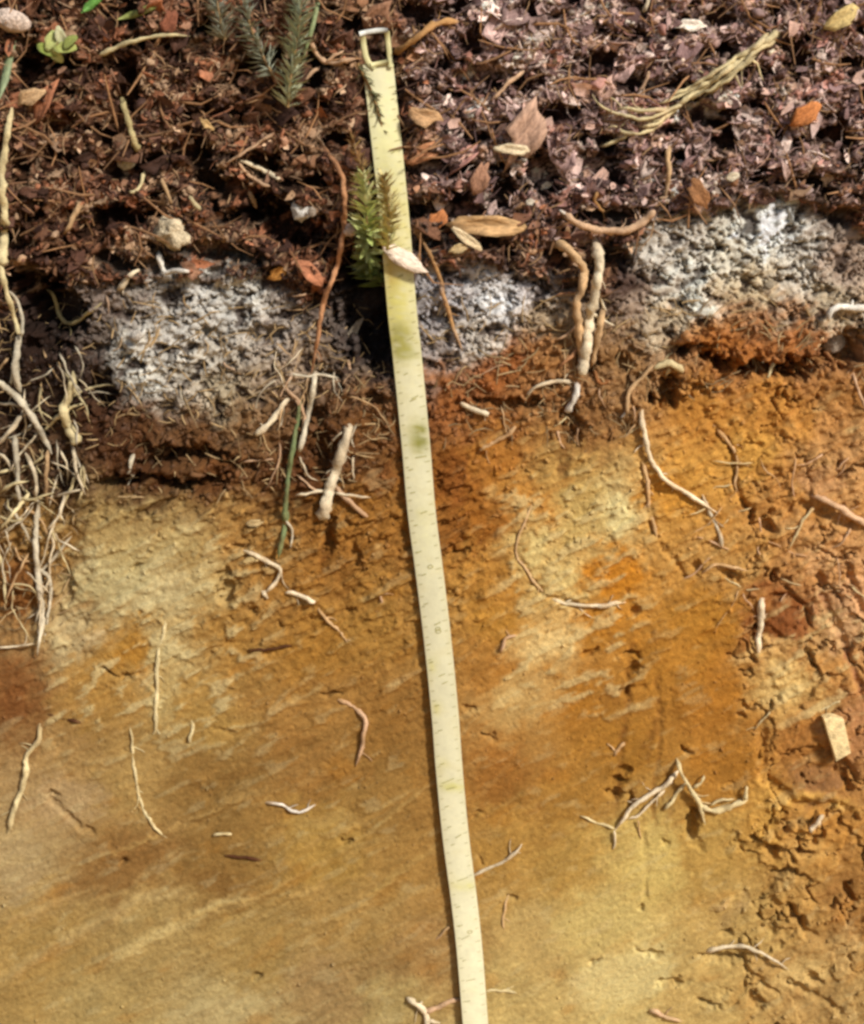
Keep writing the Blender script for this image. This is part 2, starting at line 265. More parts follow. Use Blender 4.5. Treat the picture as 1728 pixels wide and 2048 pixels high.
crumb = np.clip(1 - w1 * 1.25, 0, 1); crumb2 = np.clip(1 - v1 * 1.2, 0, 1)
b1, b2, bid = worley(Uw / 140 + wu * .35, Vw / 115 + wv * .35, 9); crack = sstep(0.0, 0.085, b2 - b1 + .03 * f_hi)
clump = fbm(U / 74, V / 50, 191, 4)
l1, l2, lid = worley(A1 / 44 + fu * .7 + wu * .8, A2 / 25 + fv * .7, 15); k1, k2, kid = worley(A1 / 17 + fv * .4, A2 / 11 + fu * .4, 16)
lum = sstep(.02, .22, l2 - l1) * sstep(-.32, .0, clump + .35 * f_hi); kum = sstep(.03, .25, k2 - k1)
g1, g2, gid = worley(Uw / 70 + fu * .3, Vw / 52 + fv * .3, 17); gcr = sstep(.0, .10, g2 - g1 + .04 * f_hi)
infil = sstep(.10, .40, fbm(U / 46, V / 34, 231, 4) - .10 + .22 * sstep(60, 0, Vw - lb))
H += mL * (6.0 * lum * (lid - .15) + 2.6 * kum * kid + 1.6 * fbm(A1 / 26 + wu * 1.5, A2 / 6 + wv * 1.5, 281, 3)) + mG * (4 * (gcr - 1) + 3 * (gid - .5) - 4 * infil)
H += mL * (9 + 7 * f_md + 3.0 * f_hi + 3.0 * crumb * wid - 15 * sstep(.12, .55, -clump))
rid = 1 - np.abs(fbm(U / 26 + fu * .5, V / 20, 181, 4)) * 2
gsm = 1 - .45 * sstep(1200, 1320, U)
H += mG * (1 + 4 * f_md + (1.6 * crumb * (wid - .2) + .8 * crumb2 + 1.6 * f_hi + 1.5 * rid + 1.6 * ani2) * gsm)
H += mI * (1 + 4 * f_md + 3.2 * ani + 2.6 * ani2 + 1.8 * f_hi + 2.0 * crumb * wid)
rough_l = (sstep(1500, 1050, V) * 0.85 + 0.15) * (1 - .45 * sstep(900, 1000, U)) * (1 - .65 * sstep(80, 150, U) * sstep(500, 400, U) * sstep(1020, 1060, V) * sstep(1260, 1190, V))
H += mS * (2.5 * f_lo + rough_l * (1.5 * ani + 0.9 * ani2 + 0.5 * f_hi + 0.9 * f_md))
H += mR * (6 * (bid - .5) + 8 * (crack - 1) * sstep(-.25, .35, wu) + 2.6 * f_md + .9 * f_hi + 1.6 * ani)
led = fbm(A1 / 75 + wu * .4, A2 / 26, 241, 4); led2 = fbm(A1 / 34, A2 / 13, 251, 3)
H += mS * (rough_l * (2.4 * sstep(.08, .22, led) + 1.3 * sstep(.1, .25, led2) - 1.6 * sstep(.25, .4, -led2)) + .7 * sstep(.2, .32, led) * sstep(1750, 1450, V))
H -= mT * (6 + 6 * f_md)
spk = fbm(U / 34, V / 30, 171, 2)
H += mS * (.34 * fbm(U / 9, V / 8, 291, 2) + .5 * fbm(A1 / 40, A2 / 7, 301, 3) - 1.0 * sstep(.55, .85, fbm(U / 17, V / 13, 311, 2)) * (.35 + .65 * sstep(1700, 1400, V)))
H += mS * 2.2 * sstep(0.52, 0.8, spk) * rough_l - mS * 3.0 * sstep(0.6, 0.85, -spk) * rough_l
def rbf_color(u, v):
    num = np.zeros(u.shape + (3,)); den = np.zeros(u.shape); c = lin(CP[:, 2:5])
    for k in range(len(CP)):
        wgt = 1.0 / ((u - CP[k, 0]) ** 2 + (v - CP[k, 1]) ** 2 + 34.0 ** 2) ** 2 * 1e6
        num += wgt[..., None] * c[k]; den += wgt
    return num / den[..., None]
wa = (.5 * ani + .35 * ani2) * 46; wb = fbm(A1 / 70, A2 / 34, 221, 4) * 34
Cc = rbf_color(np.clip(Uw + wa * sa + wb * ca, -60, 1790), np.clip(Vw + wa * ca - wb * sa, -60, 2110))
for (cx, cy, rx, ry, an, dp) in VOIDS:
    x0, x1, y0, y1 = cx - 2.2 * max(rx, ry), cx + 2.2 * max(rx, ry), cy - 2.2 * max(rx, ry), cy + 2.2 * max(rx, ry)
    m = (U > x0) & (U < x1) & (V > y0) & (V < y1)
    if not m.any(): continue
    a = math.radians(an); du = U[m] + fu[m] * 9 - cx; dv = V[m] + fv[m] * 9 - cy
    r = np.sqrt(((du * math.cos(a) + dv * math.sin(a)) / rx) ** 2 + ((-du * math.sin(a) + dv * math.cos(a)) / ry) ** 2)
    k = sstep(1.3, 0.45, r + .35 * f_hi[m]); dp = dp * (1.1 if cy > 1000 else 1.3)
    H[m] = H[m] * (1 - 0.6 * k) - dp * k
def seg_dist(u, v, pts):
    best = np.full(u.shape, 1e9); tt = np.zeros(u.shape)
    n = len(pts) - 1
    for i in range(n):
        ax, ay = pts[i]; bx, by = pts[i + 1]; dx, dy = bx - ax, by - ay
        t = np.clip(((u - ax) * dx + (v - ay) * dy) / (dx * dx + dy * dy), 0, 1)
        d = np.hypot(u - ax - t * dx, v - ay - t * dy); s = d < best
        best = np.where(s, d, best); tt = np.where(s, (i + t) / n, tt)
    return best, tt
for (pts, hw, hh, col) in STROKES:
    xs = [p[0] for p in pts]; ys = [p[1] for p in pts]; pad = hw * 4
    m = (U > min(xs) - pad) & (U < max(xs) + pad) & (V > min(ys) - pad) & (V < max(ys) + pad)
    if not m.any(): continue
    big = hh < -8 or hh > 4; wq = (20, 26) if big else (6, 4)
    d, t = seg_dist(U[m] + fu[m] * wq[0] + wu[m] * wq[1], V[m] + fv[m] * wq[0] + wv[m] * wq[1], pts)
    k = sstep(hw * 1.5, hw * 0.25, d) * sstep(0, .12, t + .03) * sstep(1.0, .85, t - .03)
    H[m] += hh * k * (np.clip(.7 + 1.3 * f_md[m] + .6 * f_hi[m], 0, 1.6) if big else (0.75 + 0.5 * f_md[m]))
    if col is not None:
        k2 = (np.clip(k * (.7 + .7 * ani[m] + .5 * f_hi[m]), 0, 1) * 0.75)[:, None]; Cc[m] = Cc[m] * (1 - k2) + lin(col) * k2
# the strip behind the tape was trimmed flat so that the tape hangs straight
TAPE = [(752, 92), (760, 165), (768, 240), (778, 330), (790, 450), (799, 560), (806, 640), (813, 700), (823, 800), (833, 905), (843, 1024), (858, 1140),
        (875, 1280), (890, 1430), (898, 1536), (911, 1670), (927, 1792), (939, 1900), (951, 2048), (962, 2180)]
tx = np.interp(V, [p[1] for p in TAPE], [p[0] for p in TAPE])
corr = sstep(62, 34, np.abs(U - tx)) * sstep(40, 70, V)
H = np.where(corr > 0, H * (1 - corr) + np.minimum(H, 3.0 + 0.25 * (H - 3.0)) * corr, H)
edge = sstep(0, 0.05, X + 0.52) * sstep(0, 0.05, 0.52 - X) * sstep(0, 0.04, Z + 0.56) * sstep(0, 0.03, 0.46 - Z)
H = H * edge * MM
# colour mottling that belongs to the soil itself
mot = 1 + mL * (0.30 * f_md + 0.25 * f_hi) + mG * (0.16 * f_md + 0.14 * f_hi + 0.20 * (wid - .5)) + mI * (0.22 * ani + 0.16 * f_hi) \
    + mS * (0.13 * ani + 0.09 * ani2 + 0.13 * f_md + 0.06 * f_hi + .07 * fbm(A1 / 260 + wu * .5, A2 / 34 + wv, 211, 3)) + mR * 0.14 * (bid - .5)
Cc = Cc * np.clip(mot, 0.3, 1.8)[..., None]
pep = mG * sstep(0.22, 0.5, fbm(U / 15, V / 11, 141, 3))      # dark organic specks in the grey sand
Cc = Cc * (1 - 0.72 * pep[..., None]) + lin((58, 40, 30)) * (0.72 * pep[..., None])
och = mS * sstep(0.25, 0.7, fbm(A1 / 130, A2 / 60, 151, 4))   # ochre iron mottles
Cc = Cc * (1 - 0.3 * och[..., None]) + lin((176, 112, 36)) * (0.3 * och[..., None])
for (cx, cy, rx, ry, an, cl_, kk) in ((1232, 1030, 44, 34, -20, (222, 204, 152), .9), (1078, 1096, 24, 44, 10, (214, 190, 132), .8), (1132, 1162, 46, 26, -20, (208, 182, 124), .8), (1105, 1288, 74, 30, -28, (218, 186, 130), .85),
        (1020, 1395, 34, 16, -35, (206, 172, 116), .8), (1160, 1020, 60, 60, -30, (196, 166, 106), .6), (235, 1160, 90, 46, -10, (186, 166, 120), .7), (330, 1190, 120, 22, -22, (198, 176, 130), .75), (140, 1275, 50, 60, 20, (190, 166, 124), .6),
        (1570, 1370, 60, 40, -15, (216, 182, 122), .8), (1560, 1290, 70, 26, -25, (206, 164, 108), .7), (1660, 1270, 30, 60, 0, (206, 166, 116), .6), (1240, 1960, 120, 60, -20, (220, 196, 138), .6), (1200, 1850, 120, 60, -20, (206, 178, 112), .5),
        (1310, 1720, 60, 90, 10, (206, 176, 106), .6), (1235, 1150, 76, 46, -10, (196, 128, 42), .7), (1330, 990, 60, 50, 20, (204, 144, 62), .6), (265, 1295, 46, 24, -20, (172, 120, 50), .7), (30, 1180, 40, 70, 10, (120, 70, 34), .6), (25, 1395, 30, 56, -10, (122, 74, 38), .6),
        (905, 950, 34, 60, 0, (128, 74, 34), .6), (900, 1060, 30, 60, 0, (134, 82, 36), .55), (760, 960, 50, 30, 0, (120, 68, 32), .6), (1640, 1560, 60, 26, 20, (140, 98, 64), .6), (1600, 1490, 50, 50, 0, (150, 100, 52), .6), (1572, 1244, 46, 38, 4, (138, 84, 48), .9), (440, 1590, 110, 20, -24, (138, 100, 52), .6),
        (240, 1740, 120, 30, -14, (142, 100, 54), .6), (420, 1760, 70, 22, 10, (138, 96, 50), .5), (40, 1730, 60, 70, 0, (184, 152, 108), .6), (130, 1600, 90, 50, 0, (184, 148, 106), .5), (450, 2020, 140, 30, -12, (194, 166, 116), .6), (1050, 1860, 60, 40, -20, (190, 156, 98), .5),
        (1180, 850, 60, 30, -20, (132, 92, 54), .5), (1000, 740, 80, 40, -25, (160, 92, 42), .5), (1440, 690, 100, 34, 8, (170, 104, 46), .6), (1640, 960, 60, 30, 0, (190, 142, 104), .5), (1645, 1120, 50, 34, -30, (206, 160, 116), .6), (1690, 1260, 36, 60, 10, (210, 168, 126), .6), (1600, 1060, 44, 26, 10, (196, 148, 98), .5), (1600, 1950, 70, 40, -15, (208, 172, 112), .6), (1690, 1900, 40, 60, 0, (200, 160, 104), .5), (1600, 1690, 60, 30, 0, (206, 158, 92), .6), (1500, 900, 70, 40, -10, (204, 154, 80), .5), (300, 1100, 110, 40, -20, (190, 164, 112), .6), (420, 1180, 60, 50, -30, (184, 152, 98), .5), (330, 1370, 36, 100, 0, (190, 162, 108), .5)):
    m = (np.abs(U - cx) < 2 * max(rx, ry)) & (np.abs(V - cy) < 2 * max(rx, ry))
    if not m.any(): continue
    a = math.radians(an); du = U[m] + fu[m] * 12 + wu[m] * 16 - cx; dv = V[m] + fv[m] * 12 + wv[m] * 16 - cy
    rr = np.sqrt(((du * math.cos(a) + dv * math.sin(a)) / rx) ** 2 + ((-du * math.sin(a) + dv * math.cos(a)) / ry) ** 2) + .25 * ani[m] + .2 * f_hi[m]
    k = (sstep(1.1, .6, rr) * kk)[:, None]; Cc[m] = Cc[m] * (1 - k) + lin(cl_) * k
pal = mS * sstep(0.35, 0.8, fbm(A1 / 60, A2 / 30, 161, 4)) * sstep(-200, 500, U)
Cc = Cc * (1 - 0.3 * pal[..., None]) + lin((205, 178, 125)) * (0.3 * pal[..., None])
reg = np.clip(sstep(60, 140, U) * sstep(620, 420, U) * sstep(1020, 1080, V) * sstep(1560, 1400, V) + sstep(960, 1040, U) * sstep(1340, 1240, U) * sstep(900, 980, V) * sstep(1480, 1380, V) + .8 * sstep(1500, 1580, U) * sstep(1150, 1250, V) * sstep(1480, 1400, V), 0, 1)
pow_ = np.clip(sstep(.05, .45, led + .4 * led2) * reg + .35 * sstep(.3, .6, led) * mS, 0, 1) * mS
Cc = Cc * (1 - .55 * pow_[..., None]) + lin((208, 186, 138)) * (.55 * pow_[..., None])
stn = mS * sstep(.22, .6, fbm(U / 30, V / 120, 261, 4) + .25 * f_hi) * np.clip(sstep(1160, 1240, U) * sstep(1400, 1320, U) * sstep(1230, 1300, V) * sstep(1720, 1600, V) + .5 * sstep(1500, 1560, U), 0, 1)
Cc = Cc * (1 - .5 * stn[..., None]) + lin((120, 76, 34)) * (.5 * stn[..., None])
scr = mS * sstep(.2, .55, fbm(A1 / 300 + wu * .4, A2 / 22 + wv * 1.2, 271, 3)) * sstep(1450, 1650, V) * sstep(1500, 1300, U)
Cc = Cc * (1 - .18 * scr[..., None]) + lin((202, 168, 110)) * (.18 * scr[..., None])
scd = mS * sstep(.2, .6, fbm(A1 / 340, A2 / 30, 321, 3)) * sstep(1450, 1650, V) * sstep(1000, 800, U)
Cc = Cc * (1 - .18 * scd[..., None]) + lin((140, 100, 52)) * (.18 * scd[..., None])
Cc *= 0.9
PAL = np.array([(150, 104, 68), (122, 80, 52), (176, 136, 98), (96, 62, 44), (190, 152, 114), (140, 86, 52), (160, 114, 82), (76, 48, 36), (165, 102, 64), (110, 72, 48), (88, 56, 40)], float)
PAL_MAUVE_GLARE = np.array([(164, 132, 122), (190, 160, 148), (138, 106, 98), (206, 180, 164), (116, 88, 84), (186, 146, 126), (160, 112, 98), (102, 76, 72), (178, 146, 132), (142, 112, 104)], float)  # mauve-brown litter tones, paled to paint in glare
mauve = sstep(780, 900, Uw) * sstep(560, 330, Vw + (Uw - 1300) * .2 * (Uw > 1300))  # area of mauve litter that carries the painted glare
pa = lin(PAL)[(lid * 10.99).astype(int)]; pm = lin(PAL_MAUVE_GLARE)[(lid * 9.99).astype(int)]
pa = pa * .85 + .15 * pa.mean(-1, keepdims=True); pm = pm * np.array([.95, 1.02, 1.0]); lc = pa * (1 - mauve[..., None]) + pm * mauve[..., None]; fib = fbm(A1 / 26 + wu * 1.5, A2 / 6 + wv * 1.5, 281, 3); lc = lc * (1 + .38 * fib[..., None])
lc *= (np.clip(.76 + .8 * clump, .25, 1.5) * (1 + .5 * mauve) * (.75 + .5 * kid) * (.55 + .45 * kum))[..., None]  # mauve part brightened further to imitate glare
hum = Cc * .32; kk_ = (lum * .9)[..., None]
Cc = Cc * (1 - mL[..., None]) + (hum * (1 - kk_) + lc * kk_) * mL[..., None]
sub_t = np.array([.92, .965, .92]); gry_t = np.array([1.32, 1.44, 1.58])
Cc *= 1 + mS[..., None] * (sub_t - 1) + mI[..., None] * (np.array([.84, .84, .84]) - 1) + mG[..., None] * (gry_t - 1)
dk = (mG * np.clip(infil * .85 + .5 * (1 - gcr), 0, .9))[..., None]; Cc = Cc * (1 - dk) + lin((56, 42, 36)) * dk
Cc *= 1 + ((sstep(900, 780, U) * sstep(1350, 1550, V) * mS)[..., None]) * (np.array([.93, .98, 1.02]) - 1)
Cc *= 1 + ((sstep(860, 960, U) * sstep(1650, 1450, V) * mS)[..., None]) * (np.array([1.04, .98, .90]) - 1)
Cc = np.clip(Cc, 0, .66)

hx = np.gradient(H, STEP, axis=1); hz = np.gradient(H, STEP, axis=0)
NRM = np.stack([-hx, -np.ones_like(H), -hz], -1); NRM /= np.linalg.norm(NRM, axis=-1, keepdims=True)
POS = np.stack([X, -H, Z], -1)
Hs = blur(H, 5)
zone = np.where(mL > .5, 0, np.where(mG > .5, 1, np.where(mI > .45, 2, 3)))
fz = zone[:-1, :-1]
idx = np.arange(NX * NZ).reshape(NZ, NX)
quads = np.stack([idx[:-1, :-1], idx[:-1, 1:], idx[1:, 1:], idx[1:, :-1]], -1)
HOR = []
for k, (nm, lab) in enumerate([('litter_horizon', 'dark brown crumbly leaf litter and humus layer at the top of the soil face'),
                               ('leached_horizon', 'ash grey crumbly leached sand band under the dark litter'),
                               ('stained_horizon', 'brown iron and humus stained band under the grey sand'),
                               ('subsoil', 'smooth scraped yellow ochre sandy subsoil face')]):
    q = quads[fz == k]; used, inv = np.unique(q, return_inverse=True)
    me = mesh_arrays(nm, POS.reshape(-1, 3)[used], inv.reshape(-1, 4), True, Cc.reshape(-1, 3)[used], NRM.reshape(-1, 3)[used])
    o = obj(nm, me, M_SOIL); tag(o, lab, 'soil', kind='structure'); HOR.append(o)
LIT, GREY, IRON, SUB = HOR

def strip_mesh(name, P, nxs, mat, label):
    """P: rows x cols x 3 grid"""
    r, c, _ = P.shape; i = np.arange(r * c).reshape(r, c)
    q = np.stack([i[:-1, :-1], i[:-1, 1:], i[1:, 1:], i[1:, :-1]], -1).reshape(-1, 4)
    o = obj(name, mesh_arrays(name, P.reshape(-1, 3), q), mat); tag(o, label, 'ground', kind='structure'); return o
xs_ = np.concatenate([np.linspace(-25, -1.6, 12), np.linspace(-1.5, 1.5, 61), np.linspace(1.6, 25, 12)])
prof = [(0.0, .46), (-.004, .475), (.004, .492), (.03, .505), (.08, .51), (.2, .515), (.5, .52), (1, .53), (3, .55), (8, .6), (25, .7)]
P = np.array([[(x, y + 0.006 * math.sin(x * 21 + i), z + (0.004 * math.sin(x * 33 + i * 2) if i > 1 else 0)) if i else (x, y, z) for x in xs_] for i, (y, z) in enumerate(prof)])
strip_mesh('forest_floor', P, 0, M_GROUND, 'brown forest floor above the soil face')
prof = [(-25, -.62), (-8, -.6), (-3, -.6), (-1, -.59), (-.4, -.585), (-.12, -.58), (-.03, -.575), (0.0, -.56)]
P = np.array([[(x, y, z + (0.006 * math.sin(x * 17 + i * 3) if i < 7 else 0)) for x in xs_] for i, (y, z) in enumerate(prof)])
M_PIT = vary_mat('pit_sand', lin4((165, 128, 72)), 0.95, 0.08, 60.0, 8.0, 0.3, 0.003)
strip_mesh('pit_floor', P, 0, M_PIT, 'trampled sandy floor of the soil pit')
for s, nm in ((-1, 'pit_wall'), (1, 'pit_wall')):              # the face runs on to both sides of the cleaned part
    xa = s * np.linspace(0.52, 2.4, 60); za = np.linspace(-.56, .46, 60)
    if s < 0: xa = xa[::-1]
    XX, ZZ = np.meshgrid(xa, za); hh = 0.02 * fbm(XX * 9, ZZ * 9, 201, 4) * sstep(.52, .62, np.abs(XX)) * sstep(-.56, -.5, ZZ) * sstep(.46, .42, ZZ)
    uu, vv = project(np.stack([XX.ravel(), 0 * XX.ravel(), ZZ.ravel()], 1))
    cc = rbf_color(np.clip(uu, -40, 1768), np.clip(vv, -40, 2080)) * 0.86
    i = np.arange(3600).reshape(60, 60); q = np.stack([i[:-1, :-1], i[:-1, 1:], i[1:, 1:], i[1:, :-1]], -1).reshape(-1, 4)
    o = obj(nm, mesh_arrays(nm, np.stack([XX.ravel(), -hh.ravel(), ZZ.ravel()], 1), q, True, cc), M_SOIL)
    tag(o, 'uncleaned pit wall beside the soil profile', 'soil', 'pit walls', 'structure')

# ------------------------------------------------------------------ lookups on the face
def sample(A, x, z):
    fx = np.clip((np.asarray(x) - gx[0]) / STEP, 0, NX - 1.001); fz_ = np.clip((np.asarray(z) - gz[0]) / STEP, 0, NZ - 1.001)
    i = fx.astype(int); j = fz_.astype(int); a = fx - i; b = fz_ - j
    if A.ndim == 3: a = a[:, None]; b = b[:, None]
    return (A[j, i] * (1 - a) + A[j, i + 1] * a) * (1 - b) + (A[j + 1, i] * (1 - a) + A[j + 1, i + 1] * a) * b
def on_face(u, v, lift=0.0, A=None):
    """pixel -> point standing `lift` metres proud of the soil surface"""
    A = H if A is None else A
    off = np.zeros(np.size(u))
    for _ in range(3):
        P = ray_point(u, v, off); off = sample(A, P[:, 0], P[:, 2]) + lift
    return ray_point(u, v, off)
def smooth1(a, n):
    k = np.ones(2 * n + 1) / (2 * n + 1); return np.convolve(np.pad(a, n, mode='edge'), k, mode='valid')
def catmull(pts, n):
    p = np.array(pts, float)
    p = np.vstack([2 * p[0] - p[1], p, 2 * p[-1] - p[-2]])
    seg = np.linalg.norm(np.diff(p[1:-1], axis=0), axis=1); cum = np.concatenate([[0], np.cumsum(seg)])
    s = np.linspace(0, cum[-1] - 1e-6, n); out = []
    for q in s:
        i = min(np.searchsorted(cum, q, 'right') - 1, len(seg) - 1); t = (q - cum[i]) / seg[i]
        a, b, c, d = p[i], p[i + 1], p[i + 2], p[i + 3]
        out.append(0.5 * (2 * b + (c - a) * t + (2 * a - 5 * b + 4 * c - d) * t * t + (3 * b - a - 3 * c + d) * t ** 3))
    return np.array(out), cum[-1]
PXM = 0.00044
def tube_mesh(name, pts, w0, w1, lift=0.0, arch=0.0, sink=(1, 1), sides=7, knob=0.16, flat=1.0, wob=1.5, col=(180, 160, 120), dust=0.45, cut=False):
    w0 *= .94; w1 *= .94
    pts2, L = catmull(pts, max(8, int(sum(math.hypot(b[0] - a[0], b[1] - a[1]) for a, b in zip(pts, pts[1:])) / 7)))
    n = len(pts2); t = np.linspace(0, 1, n); sd = int(abs(pts[0][0] * 7 + pts[0][1] * 13)) % 9999
    wx = fbm(t * L / 30, t * 0 + .3, sd, 3); wy = fbm(t * L / 30, t * 0 + 5.3, sd + 3, 3)
    fade = np.sin(np.pi * np.clip(t, 0.02, .98)) ** .4
    pts2 = pts2 + np.stack([wx, wy], 1) * wob * fade[:, None]
    r = (w0 + (w1 - w0) * t) * 0.5 * PXM * np.clip(1 + knob * 1.5 * fbm(t * L / 22, t * 0 + .7, sd + 5, 3), .35, 1.7)
    P0 = ray_point(pts2[:, 0], pts2[:, 1], 0 * t)
    h = np.maximum(sample(Hs, P0[:, 0], P0[:, 2]), sample(H, P0[:, 0], P0[:, 2]) - 0.002)
    h = smooth1(np.maximum(h, smooth1(h, 4)), 3)
    dip = fbm(t * L / 70, t * 0 + 2.7, sd + 8, 2)
    off = h - r * 0.05 + lift * (.75 + .5 * dip) + np.minimum(dip + .1, 0) * .0040 + arch * np.sin(np.pi * t) ** 0.8
    e0 = sstep(.16, 0, t) * sink[0]; e1 = sstep(.84, 1, t) * sink[1]
    hm = np.minimum(h, sample(H, P0[:, 0], P0[:, 2]))
    off = off * (1 - np.maximum(e0, e1)) + (hm - r * 0.9) * np.maximum(e0, e1)
    C = ray_point(pts2[:, 0], pts2[:, 1], off)
    T = np.gradient(C, axis=0); T /= np.linalg.norm(T, axis=1, keepdims=True) + 1e-12
    B = np.cross(T, np.array([0, -1.0, 0])); B /= np.linalg.norm(B, axis=1, keepdims=True) + 1e-12
    Nn = np.cross(B, T)
    tip = np.clip(np.minimum((t + .05) / .12, (1.04 - t) / .2), .3, 1) if not cut else np.clip((t + .05) / .12, .3, 1)
    rr = r * tip; rr[0] *= 0.6; rr[-1] *= .7
    ang = np.arange(sides) / sides * 2 * math.pi
    jit = 1 + 0.16 * RNG.standard_normal((n, sides))
    V_ = C[:, None] + (np.cos(ang)[None, :, None] * B[:, None] + flat * np.sin(ang)[None, :, None] * Nn[:, None]) * (rr[:, None] * jit)[..., None]
    V_ = V_.reshape(-1, 3)
    V_ = np.vstack([V_, C[:1], C[-1:]]); i = np.arange(n * sides).reshape(n, sides)
    tri = []
    a = i[:-1]; b = np.roll(i, -1, 1)[:-1]; c = np.roll(i, -1, 1)[1:]; d = i[1:]
    tri.append(np.stack([a, b, c], -1).reshape(-1, 3)); tri.append(np.stack([a, c, d], -1).reshape(-1, 3))
    tri.append(np.stack([np.roll(i[0], -1), i[0], np.full(sides, n * sides)], -1)); tri.append(np.stack([i[-1], np.roll(i[-1], -1), np.full(sides, n * sides + 1)], -1))
    soil = sample(Cc, V_[:, 0], V_[:, 2]); tt = np.concatenate([np.repeat(t, sides), [0, 1]])
    dn = fbm(V_[:, 0] / .011, V_[:, 2] / .011, sd + 17, 3)
    k = np.clip(dust * (.55 + 1.3 * dn) + .45 * np.maximum(sstep(.2, 0, tt) * sink[0], sstep(.8, 1, tt) * sink[1]), 0, .92)[:, None]
    base = np.array(col)[None, :3] * (1 + .22 * fbm(V_[:, 0] / .02, V_[:, 2] / .02, sd + 27, 2))[:, None]
    return mesh_arrays(name, V_, np.vstack(tri), True, np.clip(base * (1 - k) + soil * k, 0, 1))
def set_origin(o, P):
    """move the object's origin to P without moving its geometry"""
    o.data.transform(Matrix.Translation(-Vector(P))); o.location = Vector(P)

RC = dict(cream=(226, 208, 174), white=(238, 230, 214), tan=(200, 164, 120), olive=(194, 176, 124), red=(186, 134, 94), pink=(206, 168, 132), dark=(74, 42, 24), rust=(150, 96, 54),
          grey=(198, 186, 160), straw=(214, 196, 148), green=(120, 132, 88), brown=(120, 80, 50), orange=(176, 132, 82))
def jcol(c, j=0.1):
    k = 1 + random.uniform(-j, j); return tuple(min(1.0, max(0, float(v) * k * 0.92)) for v in lin(c)) + (1.0,)
def root(name, label, col, pts, w, branches=(), cat='root', group=None, lift=0.0, arch=0.0, sink=(1, .9), knob=.2, mat=None, flat=1.0, wob=3.4, dust=None, side=True):
    dust = (.40 if lift < .0045 else .26) if dust is None else dust
    pm_ = np.mean(np.array(pts, float), 0); q_ = ray_point(np.array([pm_[0]]), np.array([pm_[1]]), np.zeros(1))
    if float(sample(mL, q_[:, 0], q_[:, 2])[0]) > .5: lift = lift + .006; dust = dust * .7
    w0, w1 = w if isinstance(w, tuple) else (w, w * .7)
    c = jcol(RC[col])
    o = obj(name, tube_mesh(name, pts, w0, w1, lift, arch, sink, knob=knob, flat=flat, wob=wob, col=c, dust=dust, cut=(sink[1] == 0)), mat or M_ROOT)
    m = np.array([v.co for v in o.data.vertices]); P = m[-2]
    set_origin(o, P); tag(o, label, cat, group)
    for b in branches:
        bp, bw = b[0], b[1]; bc = RC[b[2]] if len(b) > 2 else RC[col]
        bw0, bw1 = bw if isinstance(bw, tuple) else (bw, bw * .6)
        q = obj('branch', tube_mesh('branch', bp, bw0, bw1, lift * .6, arch * .4, (0, .7), knob=knob, wob=wob, col=jcol(bc), dust=dust), mat or M_ROOT, parent=o)
        q.data.transform(Matrix.Translation(-Vector(P)))
    if name in ('root', 'fibrous_root') and side:
        pl, LL = catmull(pts, 40)
        for k in range(int(np.clip(LL / 45, 0, 4))):
            i = random.randint(8, 36); d = pl[min(i + 1, 39)] - pl[i - 1]; d = d / (np.hypot(*d) + 1e-6); sg = random.choice((-1, 1)); a = random.uniform(.5, 1.3) * sg; ln = random.uniform(14, 42)
            e = np.array([d[0] * math.cos(a) - d[1] * math.sin(a), d[0] * math.sin(a) + d[1] * math.cos(a)]); b_ = np.array([-e[1], e[0]]) * random.uniform(-.3, .3)
            q = obj('rootlet', tube_mesh('rootlet', [tuple(pl[i]), tuple(pl[i] + e * ln * .5 + b_ * ln * .5), tuple(pl[i] + e * ln)], random.uniform(2.6, 4.2), 1.6, lift * .35, 0, (0, .8), sides=5, col=c, dust=min(.8, dust + .15)), M_ROOT, parent=o)
            q.data.transform(Matrix.Translation(-Vector(P)))
    return o

# ------------------------------------------------------------------ the measuring tape
ts, _ = catmull(TAPE, 420)
TW = 0.0246                                                   # tape width in metres
Pt = ray_point(ts[:, 0], ts[:, 1], 0 * ts[:, 0])
hh = np.max([sample(H, Pt[:, 0] + dx, Pt[:, 2]) for dx in np.linspace(-TW / 2, TW / 2, 7)], axis=0)
k_ = 24; hp = np.pad(hh, k_, mode='edge'); hmx = np.array([hp[i:i + 2 * k_ + 1].max() for i in range(len(hh))])
toff = smooth1(smooth1(hmx, 26), 26)
toff = np.maximum(toff, smooth1(hh, 3) + 0.0005) + 0.0030 + 0.0022 * sstep(800, 1000, ts[:, 1])
toff = smooth1(toff, 8)
TC = ray_point(ts[:, 0], ts[:, 1], toff)
TT = np.gradient(TC, axis=0); TT /= np.linalg.norm(TT, axis=1, keepdims=True)
TWIST = 0.10 * np.sin(ts[:, 1] / 310.0 + 1.0)
TB = np.cross(TT, np.array([0, -1.0, 0])); TB /= np.linalg.norm(TB, axis=1, keepdims=True)
TN = np.cross(TB, TT); TN *= np.sign(-TN[:, 1:2])
TB2 = TB * np.cos(TWIST)[:, None] + TN * np.sin(TWIST)[:, None]; TN = -np.cross(TB2, TT); TN *= np.sign(-TN[:, 1:2]); TB = TB2
if TB[10, 0] < 0: TB = -TB
i0 = int(np.argmin(np.abs(ts[:, 1] - 128)))                   # the band starts below the end hook
def tape_point(i, s, up=0.0):
    return TC[i] + TB[i] * (s * TW / 2) + TN[i] * (up + 0.0009 * (1 - s * s))
prof_s = [-1, -.97, -.6, -.2, .2, .6, .97, 1]; rows = []
for i in range(i0, len(ts)):
    rows.append([tape_point(i, s, 0.0) for s in prof_s] + [tape_point(i, s, -0.0009) for s in prof_s[::-1]])
R_ = np.array(rows); n, c, _ = R_.shape; ii = np.arange(n * c).reshape(n, c)
